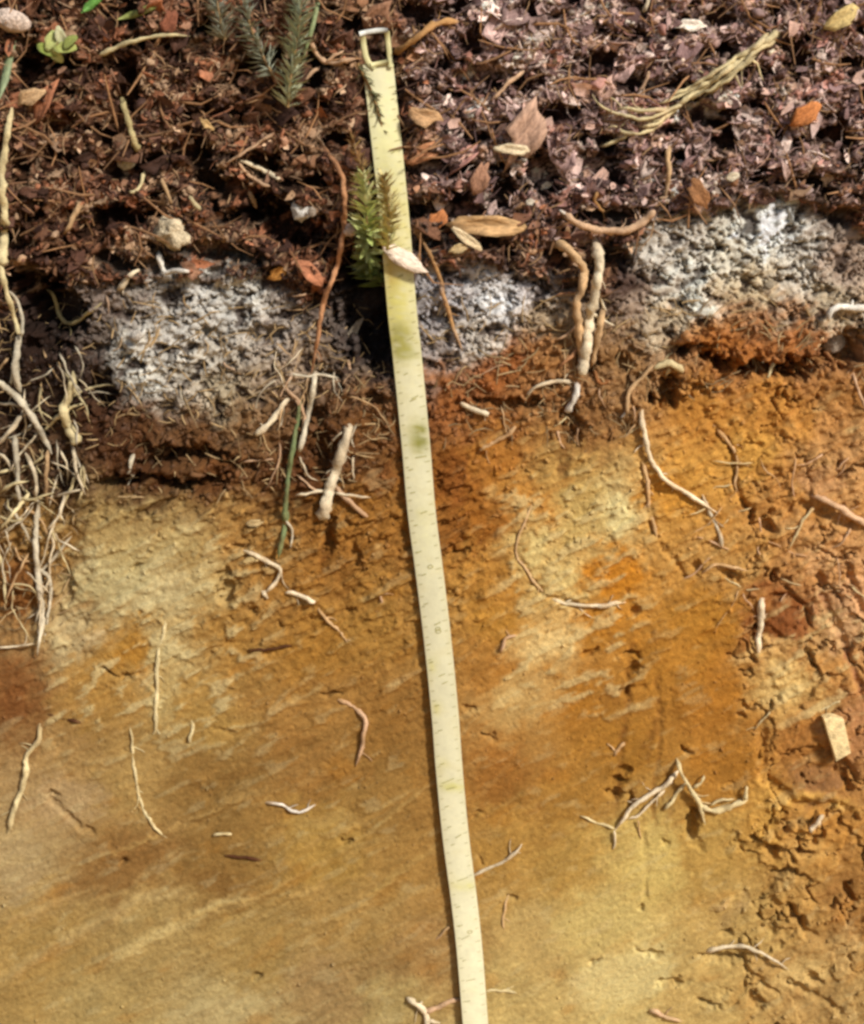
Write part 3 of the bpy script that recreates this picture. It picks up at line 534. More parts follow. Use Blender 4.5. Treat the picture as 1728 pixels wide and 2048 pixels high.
q = np.stack([ii[:-1], np.roll(ii, -1, 1)[:-1], np.roll(ii, -1, 1)[1:], ii[1:]], -1).reshape(-1, 4)
tu, tv = project(R_.reshape(-1, 3)); tcol = np.tile(lin((212, 207, 172)), (n * c, 1)); tcx = np.interp(tv, ts[:, 1], ts[:, 0])
nz = fbm(tu / 16, tv / 16, 301, 3); nz2 = fbm(tu / 40, tv / 40, 311, 3)
def stain(cx, cy, rx, ry, col, k):
    global tcol
    g = np.exp(-(((tu - cx) / rx) ** 2 + ((tv - cy) / ry) ** 2)) * np.clip(1 + nz, .3, 1.6); g = np.clip(g * k, 0, .95)[:, None]
    tcol = tcol * (1 - g) + lin(col) * g
for a in ((790, 480, 60, 260, (204, 196, 124), .55), (945, 1950, 60, 260, (226, 222, 186), .5), (786, 545, 16, 45, (176, 146, 58), .8), (782, 555, 8, 14, (150, 112, 36), .6), (800, 675, 24, 42, (118, 114, 42), .95), (795, 660, 10, 18, (84, 80, 28), .9), (786, 600, 12, 40, (160, 146, 66), .7), (770, 330, 14, 70, (170, 160, 90), .5), (815, 705, 22, 16, (150, 146, 66), .7),
          (838, 872, 20, 32, (128, 126, 50), .95), (842, 885, 10, 16, (118, 118, 40), .5), (795, 620, 30, 60, (200, 192, 112), .8), (785, 420, 24, 60, (196, 184, 116), .7), (842, 1030, 12, 10, (196, 186, 116), .5), (905, 1572, 26, 12, (200, 194, 120), .7),
          (930, 1772, 26, 12, (206, 200, 136), .7), (865, 1330, 10, 20, (202, 194, 120), .5), (885, 1530, 9, 14, (198, 190, 120), .5), (875, 1415, 8, 16, (200, 192, 122), .5), (775, 250, 40, 90, (222, 218, 160), .6), (848, 1060, 24, 70, (214, 210, 164), .5)):
    stain(*a)
grime = np.clip(sstep(.1, .7, nz2 + .5 * nz) * .2 + .15 * sstep(.72, 1, np.abs((tu - tcx) / 27.5)), 0, .5)[:, None]
tcol = tcol * (1 - grime) + lin((168, 152, 92)) * grime
tcol *= (1 + 0.08 * nz2 + 0.05 * nz)[:, None]
tape = bpy.data.objects.new('measuring_tape', None); COL.objects.link(tape); tape.location = Vector(TC[-1])
tag(tape, 'long cream measuring tape hanging down the soil face, stained, with a hook loop', 'tape')
def part(name, mesh, mat, parent, **kw):
    o = obj(name, mesh, mat, parent, **kw)
    me = o.data; me.transform(Matrix.Translation(-parent.location)); return o
part('band', mesh_arrays('band', R_.reshape(-1, 3), q, True, tcol), M_TAPE, tape)
def quad_strip(name, A, B, up=0.0002, th=0.0):
    """thin print from tape-space corner rows A,B: lists of points"""
    V_ = np.vstack([A, B]); n = len(A); F = np.array([(i, i + 1, n + i + 1, n + i) for i in range(n - 1)]); return mesh_arrays(name, V_, F, False)
def tape_mark(name, px, py, wpx, hpx, slope=0.0):
    i = int(np.clip(np.interp(py, ts[:, 1], np.arange(len(ts))), i0, len(ts) - 3)); s0 = (px - ts[i, 0]) / 27.5
    A, B = [], []
    for s in (-.5, 0, .5):
        ss = s0 + s * wpx / 27.5; base = tape_point(i, np.clip(ss, -.98, .98), 0.00035); d = -TT[i] * (s * wpx * PXM * slope)
        A.append(base + d + TT[i] * hpx * PXM / 2); B.append(base + d - TT[i] * hpx * PXM / 2)
    part(name, quad_strip(name, np.array(A), np.array(B)), M_INK, tape)
for (px, py, wp, hp_, sl_) in ((788, 306, 14, 2.5, .5), (801, 556, 9, 4, .3), (820, 679, 13, 2.2, .4), (830, 795, 13, 2.2, .4), (826, 804, 13, 2.2, .35), (812, 752, 8, 2, .4), (838, 866, 13, 2.0, .3), (842, 917, 22, 2, .1),
                              (822, 940, 8, 2.5, .2), (826, 985, 10, 2, .2), (848, 1025, 13, 2, .3), (832, 1052, 8, 2, .2), (838, 1105, 10, 2, .3), (848, 1150, 10, 2, .3), (852, 1208, 9, 2, .3), (875, 1248, 13, 2.4, .4), (857, 1290, 9, 2.2, .3), (862, 1325, 9, 2.2, .3),
                              (884, 1354, 13, 2.2, .4), (890, 1366, 13, 2, .4), (874, 1412, 9, 2.5, .2), (880, 1460, 10, 2, .3), (884, 1530, 9, 2.2, .3), (896, 1564, 26, 1.8, .4), (903, 1578, 22, 1.8, .2), (893, 1612, 9, 2, .3), (898, 1655, 9, 2, .3), (917, 1676, 14, 2.5, .5),
                              (905, 1692, 9, 2, .3), (925, 1762, 24, 1.8, .25), (915, 1812, 9, 2.2, .3), (920, 1850, 9, 2, .3), (930, 1877, 20, 1.8, .4), (927, 1920, 8, 2, .3), (941, 1962, 20, 1.6, .1), (935, 2005, 8, 2, .3)):
    tape_mark('tick_mark', px, py, wp, hp_, sl_)
M_INK2 = M_INK
for k in range(176):
    yy = 180 + k * 10.65
    if yy < 2040: tape_mark('minor_tick', float(np.interp(yy, ts[:, 1], ts[:, 0])) + (-20 if k % 2 else 19.5), yy, 11 if k % 10 == 0 else 7, 1.2, .15)
def ring_mark(px, py, r):                                     # small round printed figure, too worn to read
    i = int(np.interp(py, ts[:, 1], np.arange(len(ts)))); s0 = (px - ts[i, 0]) / 27.5; A, B = [], []
    for k in range(13):
        a = k / 12 * 2 * math.pi
        for lst, rr in ((A, r), (B, r - 1.8)):
            lst.append(tape_point(i, s0 + math.cos(a) * rr / 27.5, 0.00035) - TT[i] * math.sin(a) * rr * PXM * .8)
    part('printed_figure', quad_strip('printed_figure', np.array(A), np.array(B)), M_INK, tape)
ring_mark(876, 1259, 5.5); ring_mark(877, 1267, 6); ring_mark(861, 1138, 5.5); ring_mark(940, 1867, 5.5)
# the hook loop at the end of the tape
hoff = float(toff[i0]) + 0.002
def bar(name, pts, w_, th, mat, off=0.0):
    u = np.array([p[0] for p in pts], float); v = np.array([p[1] for p in pts], float)
    C = ray_point(u, v, np.full(len(u), hoff + off)); T = np.gradient(C, axis=0); T /= np.linalg.norm(T, axis=1, keepdims=True)
    Bv = np.cross(T, np.array([0, -1.0, 0])); Bv /= np.linalg.norm(Bv, axis=1, keepdims=True); ww = w_ * PXM / 2
    cr = [(-1, 0), (-.7, .8), (.7, .8), (1, 0), (.7, -.8), (-.7, -.8)]
    V_ = np.array([[C[i] + Bv[i] * a * ww + np.array([0, -1.0, 0]) * b * th for a, b in cr] for i in range(len(C))]); n = len(C); i_ = np.arange(n * 6).reshape(n, 6)
    F = np.stack([i_[:-1], np.roll(i_, -1, 1)[:-1], np.roll(i_, -1, 1)[1:], i_[1:]], -1).reshape(-1, 4)
    caps = np.array([[0, 1, 2, 3], [0, 3, 4, 5]]); F = np.vstack([F, caps, caps[:, ::-1] + (n - 1) * 6]); return mesh_arrays(name, V_.reshape(-1, 3), F)
M_LOOP = vary_mat('tape_loop', lin4((200, 192, 140)), 0.5, 0.4, 300.0, 60.0, 0.12, 0.0002)
part('hook_bar', bar('hook_bar', [(719, 68), (735, 64), (755, 61), (776, 60)], 9, .0012, M_METAL, .0012), M_METAL, tape)
part('loop_side', bar('loop_side', [(725, 66), (727, 90), (731, 112), (737, 126), (750, 137)], 11, .0009, M_LOOP), M_LOOP, tape)
part('loop_side', bar('loop_side', [(774, 62), (776, 85), (779, 110), (782, 134)], 10, .0009, M_LOOP), M_LOOP, tape)
part('loop_seam', bar('loop_seam', [(742, 130), (756, 127), (778, 123)], 8, .0009, M_LOOP, .0008), M_LOOP, tape)

# ------------------------------------------------------------------ roots and twigs, each traced where it lies
TG = 'roots in the tangle'
TL = 'thin pale root in the knotted root tangle below the dark hollow'
R = root
R('twig', 'slender pale twig lying across the litter by the green seedling', 'straw', [(198, 110), (240, 93), (290, 76), (330, 70), (380, 72)], (11, 6), cat='twig', lift=.003, sink=(.4, .4))
R('twig', 'straight olive stub of stalk standing in the litter', 'olive', [(242, 195), (255, 235), (265, 265), (275, 302)], (11, 14), cat='twig', lift=.004, sink=(.8, 0))
R('twig', 'small bent pale twig above the beige lump', 'straw', [(289, 342), (280, 370), (272, 384), (256, 382)], (9, 6), cat='twig', lift=.003)
R('twig', 'short tan broken twig in dark humus, slanting', 'tan', [(162, 402), (150, 430), (136, 455), (126, 470)], (13, 8), cat='twig', lift=.003)
R('twig', 'forked pale twig jutting from the dark litter', 'cream', [(470, 318), (500, 328), (530, 342), (557, 357)], (7, 11), [([(476, 322), (495, 348), (520, 366), (548, 372)], (7, 8), 'pink')], cat='twig', lift=.005, sink=(1, 0))
R('twig', 'thin brown twig slanting up from the forked pale twig', 'pink', [(552, 262), (520, 285), (490, 305), (468, 318), (430, 332)], (6, 5), cat='twig', lift=.002)
R('twig', 'short tan twig end above the white round pebble hollow', 'tan', [(500, 385), (506, 400), (512, 416)], (12, 10), cat='twig', lift=.004, sink=(.8, 0))
R('twig', 'thin tan twig standing over the beige lump', 'tan', [(322, 355), (335, 385), (342, 410)], (8, 7), cat='twig', lift=.003)
R('twig', 'tan splinter beside the beige lump', 'straw', [(378, 392), (390, 405), (402, 420)], (10, 8), cat='twig', lift=.003)
R('root', 'long dull red rootlet looping down beside the moss shoot', 'red', [(640, 285), (660, 312), (682, 350), (690, 400), (688, 450), (680, 510), (668, 550), (650, 592), (640, 640), (632, 700), (620, 762)], (11, 9), lift=.008, arch=.012, dust=.08)
R('root', 'dull orange fibrous rootlet hanging just past the tape over the grey sand', 'orange', [(828, 455), (850, 490), (872, 535), (888, 590), (905, 650), (930, 712)], (9, 8), lift=.003, arch=.004)
R('root', 'white angled root over the dark hollow above the grey sand', 'white', [(314, 500), (322, 525), (328, 545), (350, 541), (378, 543)], (13, 8), lift=.006, arch=.004, sink=(1, 0))
R('root', 'short cream root stub slanting at the top of the grey sand', 'cream', [(282, 536), (258, 552), (244, 568), (234, 582)], (9, 13), lift=.004)
R('root', 'yellowish crooked rootlet curling out of the black hollow', 'olive', [(92, 578), (108, 592), (115, 625), (138, 648), (170, 632), (206, 604)], (9, 8), lift=.010, sink=(1, .8))
R('grass_blade', 'long dry straw coloured grass blade at the edge of the black hollow', 'straw', [(0, 530), (12, 580), (26, 625), (38, 668)], (13, 9), cat='grass', lift=.012, sink=(.2, 0), flat=.4, wob=.5)
R('grass_blade', 'bowed pale grass blade beside the longer straw blade', 'grey', [(18, 582), (34, 602), (45, 640), (42, 672)], (7, 9), cat='grass', lift=.014, sink=(0, 0), flat=.4, wob=.5)
R('grass_blade', 'whitish dry grass stalk continuing down from the straw blades', 'grey', [(40, 668), (34, 705), (30, 742), (42, 788)], (13, 15), [([(36, 720), (25, 750), (22, 772)], 9)], cat='grass', lift=.012, sink=(0, .3), wob=.5)
R('grass_blade', 'broad pale dry stalk running up the litter edge', 'straw', [(24, 215), (10, 290), (4, 360), (8, 440), (4, 530)], (12, 20), cat='grass', lift=.006, sink=(.4, 0), flat=.5)
R('root', 'cream root stub slanting under the grey sand, cut end', 'cream', [(580, 792), (560, 820), (540, 845), (512, 870)], (12, 14), lift=.006, sink=(1, 0))
R('root', 'thin pale rootlet lying level in the dark stained band', 'pink', [(482, 926), (520, 920), (556, 917)], (5, 4), lift=.003)
R('root', 'small pale forked rootlet in the dark stained band', 'grey', [(268, 905), (260, 935), (266, 958)], (9, 8), [([(262, 930), (252, 948)], 6)], lift=.005)
R('root', 'thick pale broken root stub with side rootlets hanging beside the tape', 'cream', [(700, 842), (690, 885), (676, 930), (663, 970), (652, 1008), (646, 1036)], (17, 27),
  [([(660, 985), (625, 984), (588, 992)], (8, 4)), ([(668, 985), (705, 990), (742, 995)], (8, 4)), ([(672, 972), (695, 1000), (716, 1020), (742, 1040)], (12, 8), 'pink'), ([(640, 985), (610, 965), (595, 950)], (6, 4), 'pink')], lift=.008, sink=(1, 0))
R('grass_blade', 'grey green grass stem hanging down the stained band', 'grey', [(632, 735), (624, 790), (612, 850), (600, 902)], (12, 11), cat='grass', lift=.008, sink=(1, 0), wob=.5)
R('grass_blade', 'greener long grass stem hanging past the stained band into the subsoil', 'green', [(602, 792), (592, 860), (580, 930), (572, 1000), (568, 1042)], (9, 11), cat='grass', lift=.009, sink=(.6, 0), wob=.5)
R('grass_blade', 'thin green grass tip lying on the ochre subsoil', 'green', [(576, 1022), (566, 1070), (556, 1118)], (11, 8), [([(570, 1040), (585, 1062), (580, 1100)], 6, 'grey')], cat='grass', lift=.006, sink=(0, .3), wob=.5)
R('root', 'fine level rootlet among the roots left of the tape hollow', 'grey', [(575, 748), (610, 752), (640, 748), (682, 757)], (6, 5), [([(590, 750), (575, 770)], 6)], lift=.006)
R('root', 'short mauve rootlet in the dark pocket beside the tape', 'pink', [(694, 715), (700, 740), (711, 768)], (8, 7), lift=.005)
R('root', 'crossed brown rootlets above the cut cream stub', 'pink', [(566, 770), (590, 795), (610, 830), (600, 870)], (9, 6), lift=.005)
R('root', 'short cream root lying in the brown band past the tape', 'cream', [(918, 806), (940, 813), (958, 822), (978, 829)], (9, 13), lift=.006, sink=(1, 0))
R('root', 'tan rootlet slanting down the brown band past the tape', 'tan', [(1034, 850), (1010, 872), (982, 888), (950, 910)], (10, 7), [([(985, 886), (968, 892), (955, 896)], 5)], lift=.003)
R('root', 'thin cream rootlet crossing under the twin hanging roots', 'cream', [(1048, 798), (1072, 775), (1100, 765), (1128, 763), (1150, 766)], (7, 10), lift=.005)
R('root', 'hanging root bent at the top, orange turning cream', 'tan', [(1095, 482), (1130, 495), (1155, 515), (1168, 545), (1165, 575), (1154, 605), (1157, 650), (1163, 700), (1164, 735)], (16, 19),
  [([(1160, 645), (1140, 665), (1108, 682)], (8, 5), 'pink'), ([(1158, 690), (1142, 715), (1115, 738)], (8, 6), 'red'), ([(1152, 585), (1130, 588), (1108, 592)], (5, 3), 'red')], lift=.008, arch=.006, sink=(1, 0))
R('root', 'straight cream hanging root ending in a thick cut tip', 'cream', [(1185, 468), (1196, 505), (1198, 545), (1190, 590), (1178, 630), (1175, 680), (1170, 720), (1164, 750)], (18, 23),
  [([(1195, 575), (1206, 608), (1214, 622)], (8, 4)), ([(1180, 625), (1212, 642), (1230, 652)], (7, 5))], lift=.011, arch=.006, sink=(1, 0))
R('root', 'thinner tan root joining the tip of the twin hanging roots', 'tan', [(1206, 612), (1202, 650), (1194, 690), (1180, 742)], (14, 12), lift=.010)
R('root', 'bowed cream root lying across the dark humus above the twin roots', 'pink', [(1115, 418), (1140, 436), (1168, 452), (1210, 460), (1245, 463), (1275, 450), (1308, 424)], (12, 17), [([(1130, 428), (1118, 420)], 9, 'white')], lift=.009, arch=.005, sink=(1, 0))
R('root', 'short white root stub just below the twin roots', 'white', [(1153, 764), (1151, 790), (1146, 805), (1134, 824)], (15, 13), lift=.007, sink=(1, 0))
R('root', 'brown loop of rootlet right under the cut tip', 'rust', [(1188, 738), (1196, 762), (1206, 768), (1222, 758)], (8, 6), lift=.005)
R('root', 'small hooked root with a pale blunt end near the round hole', 'tan', [(1310, 722), (1292, 748), (1268, 770), (1256, 795), (1255, 828)], (9, 8), [([(1258, 822), (1248, 830), (1242, 834)], 9, 'white')], lift=.006, sink=(1, 0))
R('root', 'long cream root curving down the ochre face from the round hole', 'cream', [(1282, 798), (1284, 845), (1294, 895), (1310, 930), (1338, 962), (1380, 992), (1436, 1026)], (12, 9), lift=.005, sink=(1, .3))
R('root', 'thin root running straight down beside the long cream root', 'tan', [(1281, 915), (1292, 950), (1298, 1000), (1304, 1040), (1318, 1086)], (9, 8), lift=.003)
R('root', 'fine root hanging below the end of the long cream root', 'grey', [(1402, 985), (1415, 1012), (1428, 1045), (1442, 1076), (1447, 1106)], (7, 9), lift=.003)
R('root', 'grey brown root following a crack in the upper ochre face', 'tan', [(1424, 848), (1448, 874), (1464, 892), (1476, 925), (1470, 968), (1480, 990)], (8, 6), lift=.001)
R('root', 'white hooked root poking out by the round grey lump', 'white', [(1656, 642), (1662, 622), (1680, 614), (1705, 616), (1740, 618)], (10, 15), [([(1702, 614), (1705, 600)], 7)], lift=.010, sink=(.2, 1))
R('root', 'faint brown root beside the dark overhang pocket', 'pink', [(1700, 715), (1706, 745), (1720, 790), (1735, 830)], (7, 6), lift=.003)
R('root', 'pale curled root lip above the small dark hole', 'straw', [(1300, 742), (1320, 730), (1345, 728), (1368, 745)], (10, 18), [([(1340, 735), (1330, 752)], 8)], lift=.006)
R('root', 'thin pale rootlets dangling under the dark overhang', 'tan', [(1648, 672), (1638, 690), (1622, 708)], (8, 6), lift=.005)
R('root', 'short tan rootlet bridging the black gap under the overhang', 'straw', [(1548, 722), (1540, 740), (1536, 760)], (8, 5), lift=.008)
R('root', 'tan stalk standing in the mauve brown litter', 'tan', [(1338, 290), (1334, 320), (1338, 345), (1328, 400)], (12, 7), cat='root', lift=.004)
for k, (p, wd) in enumerate([([(1570, 52), (1530, 85), (1495, 112), (1460, 138), (1420, 165), (1375, 195), (1330, 232)], 15), ([(1545, 62), (1500, 100), (1450, 130), (1405, 160), (1360, 185), (1320, 205)], 12), ([(1530, 95), (1480, 135), (1430, 172), (1390, 190), (1345, 215), (1300, 238), (1258, 232), (1215, 222), (1190, 200), (1178, 172)], 11),
                             ([(1400, 185), (1360, 208), (1320, 245), (1285, 266), (1245, 262), (1225, 240)], 10), ([(1340, 218), (1300, 222), (1265, 218), (1230, 215)], 9), ([(1562, 70), (1515, 104), (1470, 148), (1432, 176), (1400, 200)], 10), ([(1440, 150), (1395, 178), (1352, 212), (1310, 250), (1270, 252)], 10), ([(1500, 118), (1440, 142), (1385, 178), (1340, 200), (1300, 214)], 9)]):
    R('fibrous_root', 'frayed straw coloured strand of the fibrous root across the mauve litter', 'straw', p, (wd, wd * .6), [([p[2], (p[2][0] + 22, p[2][1] + 24), (p[2][0] + 34, p[2][1] + 52)], 5)] if k < 2 else (), group='strands of the fibrous root', lift=.006, knob=.35, wob=5)
R('root', 'thin curved tan rootlet below the frayed fibrous root', 'straw', [(1262, 262), (1245, 275), (1225, 286), (1198, 294)], (8, 6), lift=.004)
R('root', 'small forked pinkish rootlet in the mauve litter', 'pink', [(1298, 140), (1292, 160), (1284, 176), (1272, 186)], (8, 5), lift=.004)
R('twig', 'curved reddish twig beside the hook of the tape', 'pink', [(612, 70), (626, 95), (640, 115), (660, 128), (690, 122), (716, 118)], (10, 9), [([(640, 132), (622, 148), (606, 165)], (8, 5)), ([(650, 125), (668, 112), (690, 100)], 7)], cat='twig', lift=.006)
R('root', 'tan root running up from the tape loop through the litter', 'orange', [(782, 108), (808, 95), (832, 75), (858, 55), (890, 44), (925, 44)], (13, 12), lift=.006)
R('twig', 'straight pinkish twig slanting through the mauve litter past the tape', 'pink', [(1050, 140), (1020, 165), (998, 185), (978, 204)], (9, 7), cat='twig', lift=.004)
R('twig', 'short pale twig end at the top of the mauve litter', 'cream', [(1296, -10), (1294, 8), (1286, 26)], (9, 8), cat='twig', lift=.004)
R('root', 'small tan crooked rootlet above the bowed cream root', 'orange', [(1196, 380), (1190, 400), (1200, 415), (1212, 425)], (8, 6), lift=.004)
# tangle of roots hanging out of the dark band
R('root', 'thick pale root slanting down into the root tangle', 'grey', [(-10, 760), (30, 792), (62, 832), (84, 868), (104, 908)], (14, 13), lift=.012, sink=(0, .3))
R('root', 'pale root with a thick cut end in the upper tangle', 'straw', [(146, 742), (140, 785), (126, 822), (134, 850), (156, 886)], (14, 24), [([(128, 825), (150, 812), (168, 806)], 7), ([(126, 828), (105, 845), (84, 862)], 9)], lift=.012, sink=(.6, 0))
R('root', 'main whitish root running down from the tangle over the ochre face', 'grey', [(78, 1000), (72, 1060), (70, 1110), (80, 1180), (84, 1240), (74, 1312)], (13, 13), [([(80, 1145), (100, 1125), (122, 1098), (144, 1072)], (8, 7)), ([(68, 1090), (48, 1058), (30, 1040)], 8), ([(76, 1135), (100, 1160), (98, 1215), (88, 1290)], 9), ([(82, 1200), (70, 1250)], 6)], lift=.010, sink=(.5, .2))
for p, wd in [([(44, 828), (22, 858), (-6, 892)], 12), ([(-5, 808), (22, 808), (42, 816)], 7), ([(96, 900), (92, 960), (95, 1012)], 10), ([(145, 892), (152, 940), (160, 965), (172, 992)], 8), ([(112, 994), (138, 986), (166, 978)], 7), ([(30, 872), (34, 930), (34, 975), (42, 1015)], 12),
              ([(-5, 946), (30, 938), (66, 926), (102, 902)], 7), ([(-5, 905), (20, 930), (50, 985)], 7), ([(60, 985), (40, 1012), (8, 1050), (-8, 1066)], 9), ([(-6, 1096), (8, 1150), (10, 1185), (13, 1215)], 9), ([(-6, 1296), (30, 1292), (72, 1288)], 6), ([(130, 985), (118, 1030), (90, 1066)], 8),
              ([(20, 990), (60, 1000), (110, 985)], 6), ([(10, 1010), (34, 1035), (62, 1085)], 8), ([(165, 930), (168, 970), (155, 1005)], 6), ([(50, 905), (70, 950), (72, 1000)], 9), ([(0, 985), (26, 968), (60, 962)], 7), ([(120, 900), (132, 925), (136, 960)], 6), ([(-4, 1030), (24, 1044), (50, 1035)], 7), ([(48, 1012), (80, 1040), (100, 1080)], 6)]:
    cn = random.choice(['grey', 'straw', 'cream', 'tan']); R('root', ('stout ' if wd > 9 else 'thin ') + {'grey': 'greyish', 'straw': 'straw yellow', 'cream': 'cream', 'tan': 'tan'}[cn] + ' root bridging the knotted root tangle below the dark hollow', cn, p, (wd, wd * .7), group=TG, lift=random.uniform(.006, .014), sink=(.5, .5), dust=.42)
rr_ = random.Random(5)
def fine_roots(n, box, label, group, lens, cols, ang, lift, ws=(3, 6.5)):
    for k in range(n):
        u0 = rr_.uniform(box[0], box[1]); v0 = rr_.uniform(box[2], box[3]); a = math.radians(rr_.gauss(*ang)); L_ = rr_.uniform(*lens); p = [(u0, v0)]
        for q in range(3):
            a += rr_.gauss(0, .35); p.append((p[-1][0] + math.cos(a) * L_ / 3, p[-1][1] + math.sin(a) * L_ / 3))
        w_ = rr_.uniform(*ws); cn = rr_.choice(cols); R('root', label % ({'grey': 'greyish', 'straw': 'straw yellow', 'cream': 'cream', 'tan': 'tan', 'pink': 'pinkish'}[cn] + (' hair thin' if w_ < 4.6 else ' slender')), cn, p, (w_, w_ * .55), group=group, lift=rr_.uniform(*lift), sink=(.7, .6), side=False, wob=4, dust=.5)
fine_roots(44, (-10, 165, 690, 1180), '%s root in the knotted root tangle below the dark hollow', TG, (50, 130), ['grey', 'straw', 'cream', 'tan'], (80, 45), (.004, .016))
fine_roots(20, (540, 720, 680, 930), '%s rootlet in the cluster hanging around the grass stems', 'rootlets around the grass stems', (40, 110), ['grey', 'tan', 'pink', 'cream'], (95, 35), (.003, .010), (3, 6))
fine_roots(24, (1400, 1710, 880, 1200), '%s rootlet on the cracked brown soil below the dark overhang', 'rootlets on the cracked brown soil', (40, 100), ['straw', 'tan', 'pink'], (120, 60), (.001, .005), (3, 6))
fine_roots(10, (1000, 1300, 640, 860), '%s rootlet in the brown band around the twin hanging roots', 'rootlets around the twin roots', (35, 80), ['tan', 'pink', 'straw'], (110, 40), (.002, .006), (3, 5.5))
fine_roots(8, (140, 640, 560, 800), '%s rootlet lying on the grey sand', 'rootlets on the grey sand', (30, 80), ['grey', 'tan', 'pink'], (60, 60), (.002, .005), (3, 5))
# roots on the ochre subsoil
R('root', 'pale flat root streaking straight down the pale subsoil patch', 'straw', [(332, 1232), (328, 1262), (316, 1310), (314, 1380), (312, 1440), (316, 1478)], (10, 9), [([(313, 1452), (304, 1470)], 7), ([(313, 1455), (326, 1472)], 7)], lift=.001)
R('root', 'very thin pale root wandering down the scraped subsoil', 'straw', [(258, 1438), (264, 1480), (268, 1530), (278, 1590), (298, 1638), (318, 1662), (346, 1682)], (6, 9), lift=.001)
R('root', 'short pale vertical root chip on the scraped subsoil', 'straw', [(382, 1436), (384, 1458), (378, 1490)], (9, 9), lift=.002)
R('root', 'whitish tan root lying along the reddish stained edge of the subsoil', 'straw', [(80, 1435), (76, 1480), (54, 1512), (48, 1565), (26, 1630), (14, 1680)], (11, 13), lift=.004)
R('twig', 'thin dark twig pressed into the subsoil under the root tangle', 'dark', [(92, 1428), (125, 1436), (166, 1447)], (6, 8), cat='twig', lift=.002, dust=.06)
R('twig', 'thin dark twig lying on the bare subsoil between the pale patch and the tape', 'dark', [(492, 1302), (540, 1297), (602, 1286)], (7, 6), cat='twig', lift=.002, dust=.06)
R('twig', 'short dark splinter on the lower scraped subsoil', 'dark', [(444, 1711), (480, 1714), (528, 1720)], (6, 8), cat='twig', lift=.002, dust=.06)
R('root', 'elbow shaped cream rootlet below the green grass tip', 'cream', [(482, 1100), (512, 1112), (540, 1128), (562, 1142), (548, 1168), (524, 1192)], (9, 9), [([(524, 1185), (536, 1198)], 10)], lift=.004)
R('root', 'white root piece with a dark shadow on the ochre subsoil', 'cream', [(568, 1186), (590, 1188), (610, 1194), (630, 1206)], (9, 13), lift=.006, sink=(1, 0))
R('root', 'faint tan root trailing down from the white root piece', 'tan', [(634, 1212), (650, 1236), (676, 1262), (714, 1298)], (8, 6), lift=.001)
R('root', 'tiny curved pale rootlet beside the tape on ochre subsoil', 'pink', [(754, 1180), (762, 1205), (748, 1226)], (7, 5), lift=.002)
R('root', 'arched pinkish tan root on the smooth subsoil beside the tape', 'pink', [(672, 1396), (700, 1408), (718, 1424), (732, 1446), (727, 1480), (712, 1534)], (11, 8), lift=.004, sink=(.8, .5))
R('root', 'small white sickle shaped root on the smooth subsoil', 'white', [(526, 1605), (562, 1609), (582, 1622), (604, 1624), (634, 1607)], (7, 7), lift=.004)
R('root', 'pale scrap of rootlet above the dark splinter', 'straw', [(424, 1671), (446, 1668), (466, 1668)], (8, 7), lift=.002)
R('root', 'long thin root wandering down pale patches past the tape', 'tan', [(1066, 1000), (1048, 1050), (1030, 1098), (1052, 1138), (1072, 1168), (1094, 1194)], (5, 7), lift=.001)
R('root', 'cream curved root tip lying level under the orange patch', 'cream', [(1096, 1196), (1130, 1206), (1170, 1211), (1210, 1211), (1254, 1203)], (8, 9), [([(1130, 1206), (1150, 1198)], 5)], lift=.003)
R('root', 'small crooked pale rootlet near the tape on orange subsoil', 'pink', [(1036, 1270), (1012, 1274), (1006, 1292), (1000, 1308)], (7, 7), lift=.003)
R('root', 'upright pale root beside a red brown block of soil', 'cream', [(1522, 1188), (1523, 1225), (1518, 1270), (1516, 1314)], (13, 14), lift=.005)
R('root', 'thin root hair slanting near the pale blocky clods', 'straw', [(1544, 1418), (1526, 1440), (1508, 1464)], (5, 4), lift=.002)
R('root', 'thin root hair above the beige rectangular chip', 'straw', [(1684, 1398), (1662, 1410), (1636, 1424)], (6, 4), lift=.002)
R('root', 'tiny forked rootlet in dark crumbs on the ochre face', 'tan', [(1250, 1484), (1236, 1500), (1226, 1514)], (8, 6), [([(1232, 1504), (1212, 1486)], 5)], lift=.002)
R('root', 'branching cream root spreading over the lower ochre face', 'cream', [(1358, 1540), (1332, 1568), (1300, 1590), (1268, 1612), (1246, 1640), (1226, 1666)], (12, 8),
  [([(1330, 1580), (1302, 1606), (1280, 1628), (1250, 1640)], (7, 6)), ([(1230, 1658), (1198, 1646), (1158, 1632)], (7, 5), 'straw'), ([(1228, 1662), (1232, 1682), (1226, 1700)], (6, 4)), ([(1275, 1640), (1282, 1680)], (4, 3), 'tan')], lift=.006, sink=(.3, .5))
R('root', 'knotted fuzzy root fork next to the branching cream root', 'straw', [(1352, 1516), (1362, 1545), (1384, 1580), (1398, 1612), (1410, 1650)], (9, 11),
  [([(1396, 1610), (1425, 1622), (1460, 1612), (1502, 1598)], (13, 15)), ([(1488, 1600), (1492, 1585), (1494, 1572)], (12, 8)), ([(1385, 1575), (1402, 1562), (1408, 1550)], 9), ([(1372, 1565), (1350, 1592), (1328, 1622)], (8, 8)), ([(1420, 1612), (1440, 1600), (1470, 1598)], 8)], lift=.008, sink=(.8, .2), knob=.35)
R('root', 'short cream root peg sticking out of an orange clod', 'cream', [(1648, 1630), (1634, 1645), (1620, 1662)], (9, 15), lift=.008, sink=(1, 0))
R('root', 'long cream arched root near the bottom over a dark gap', 'cream', [(1405, 1905), (1440, 1896), (1490, 1893), (1522, 1905), (1552, 1922), (1578, 1940)], (11, 7), lift=.006, sink=(.8, .6))
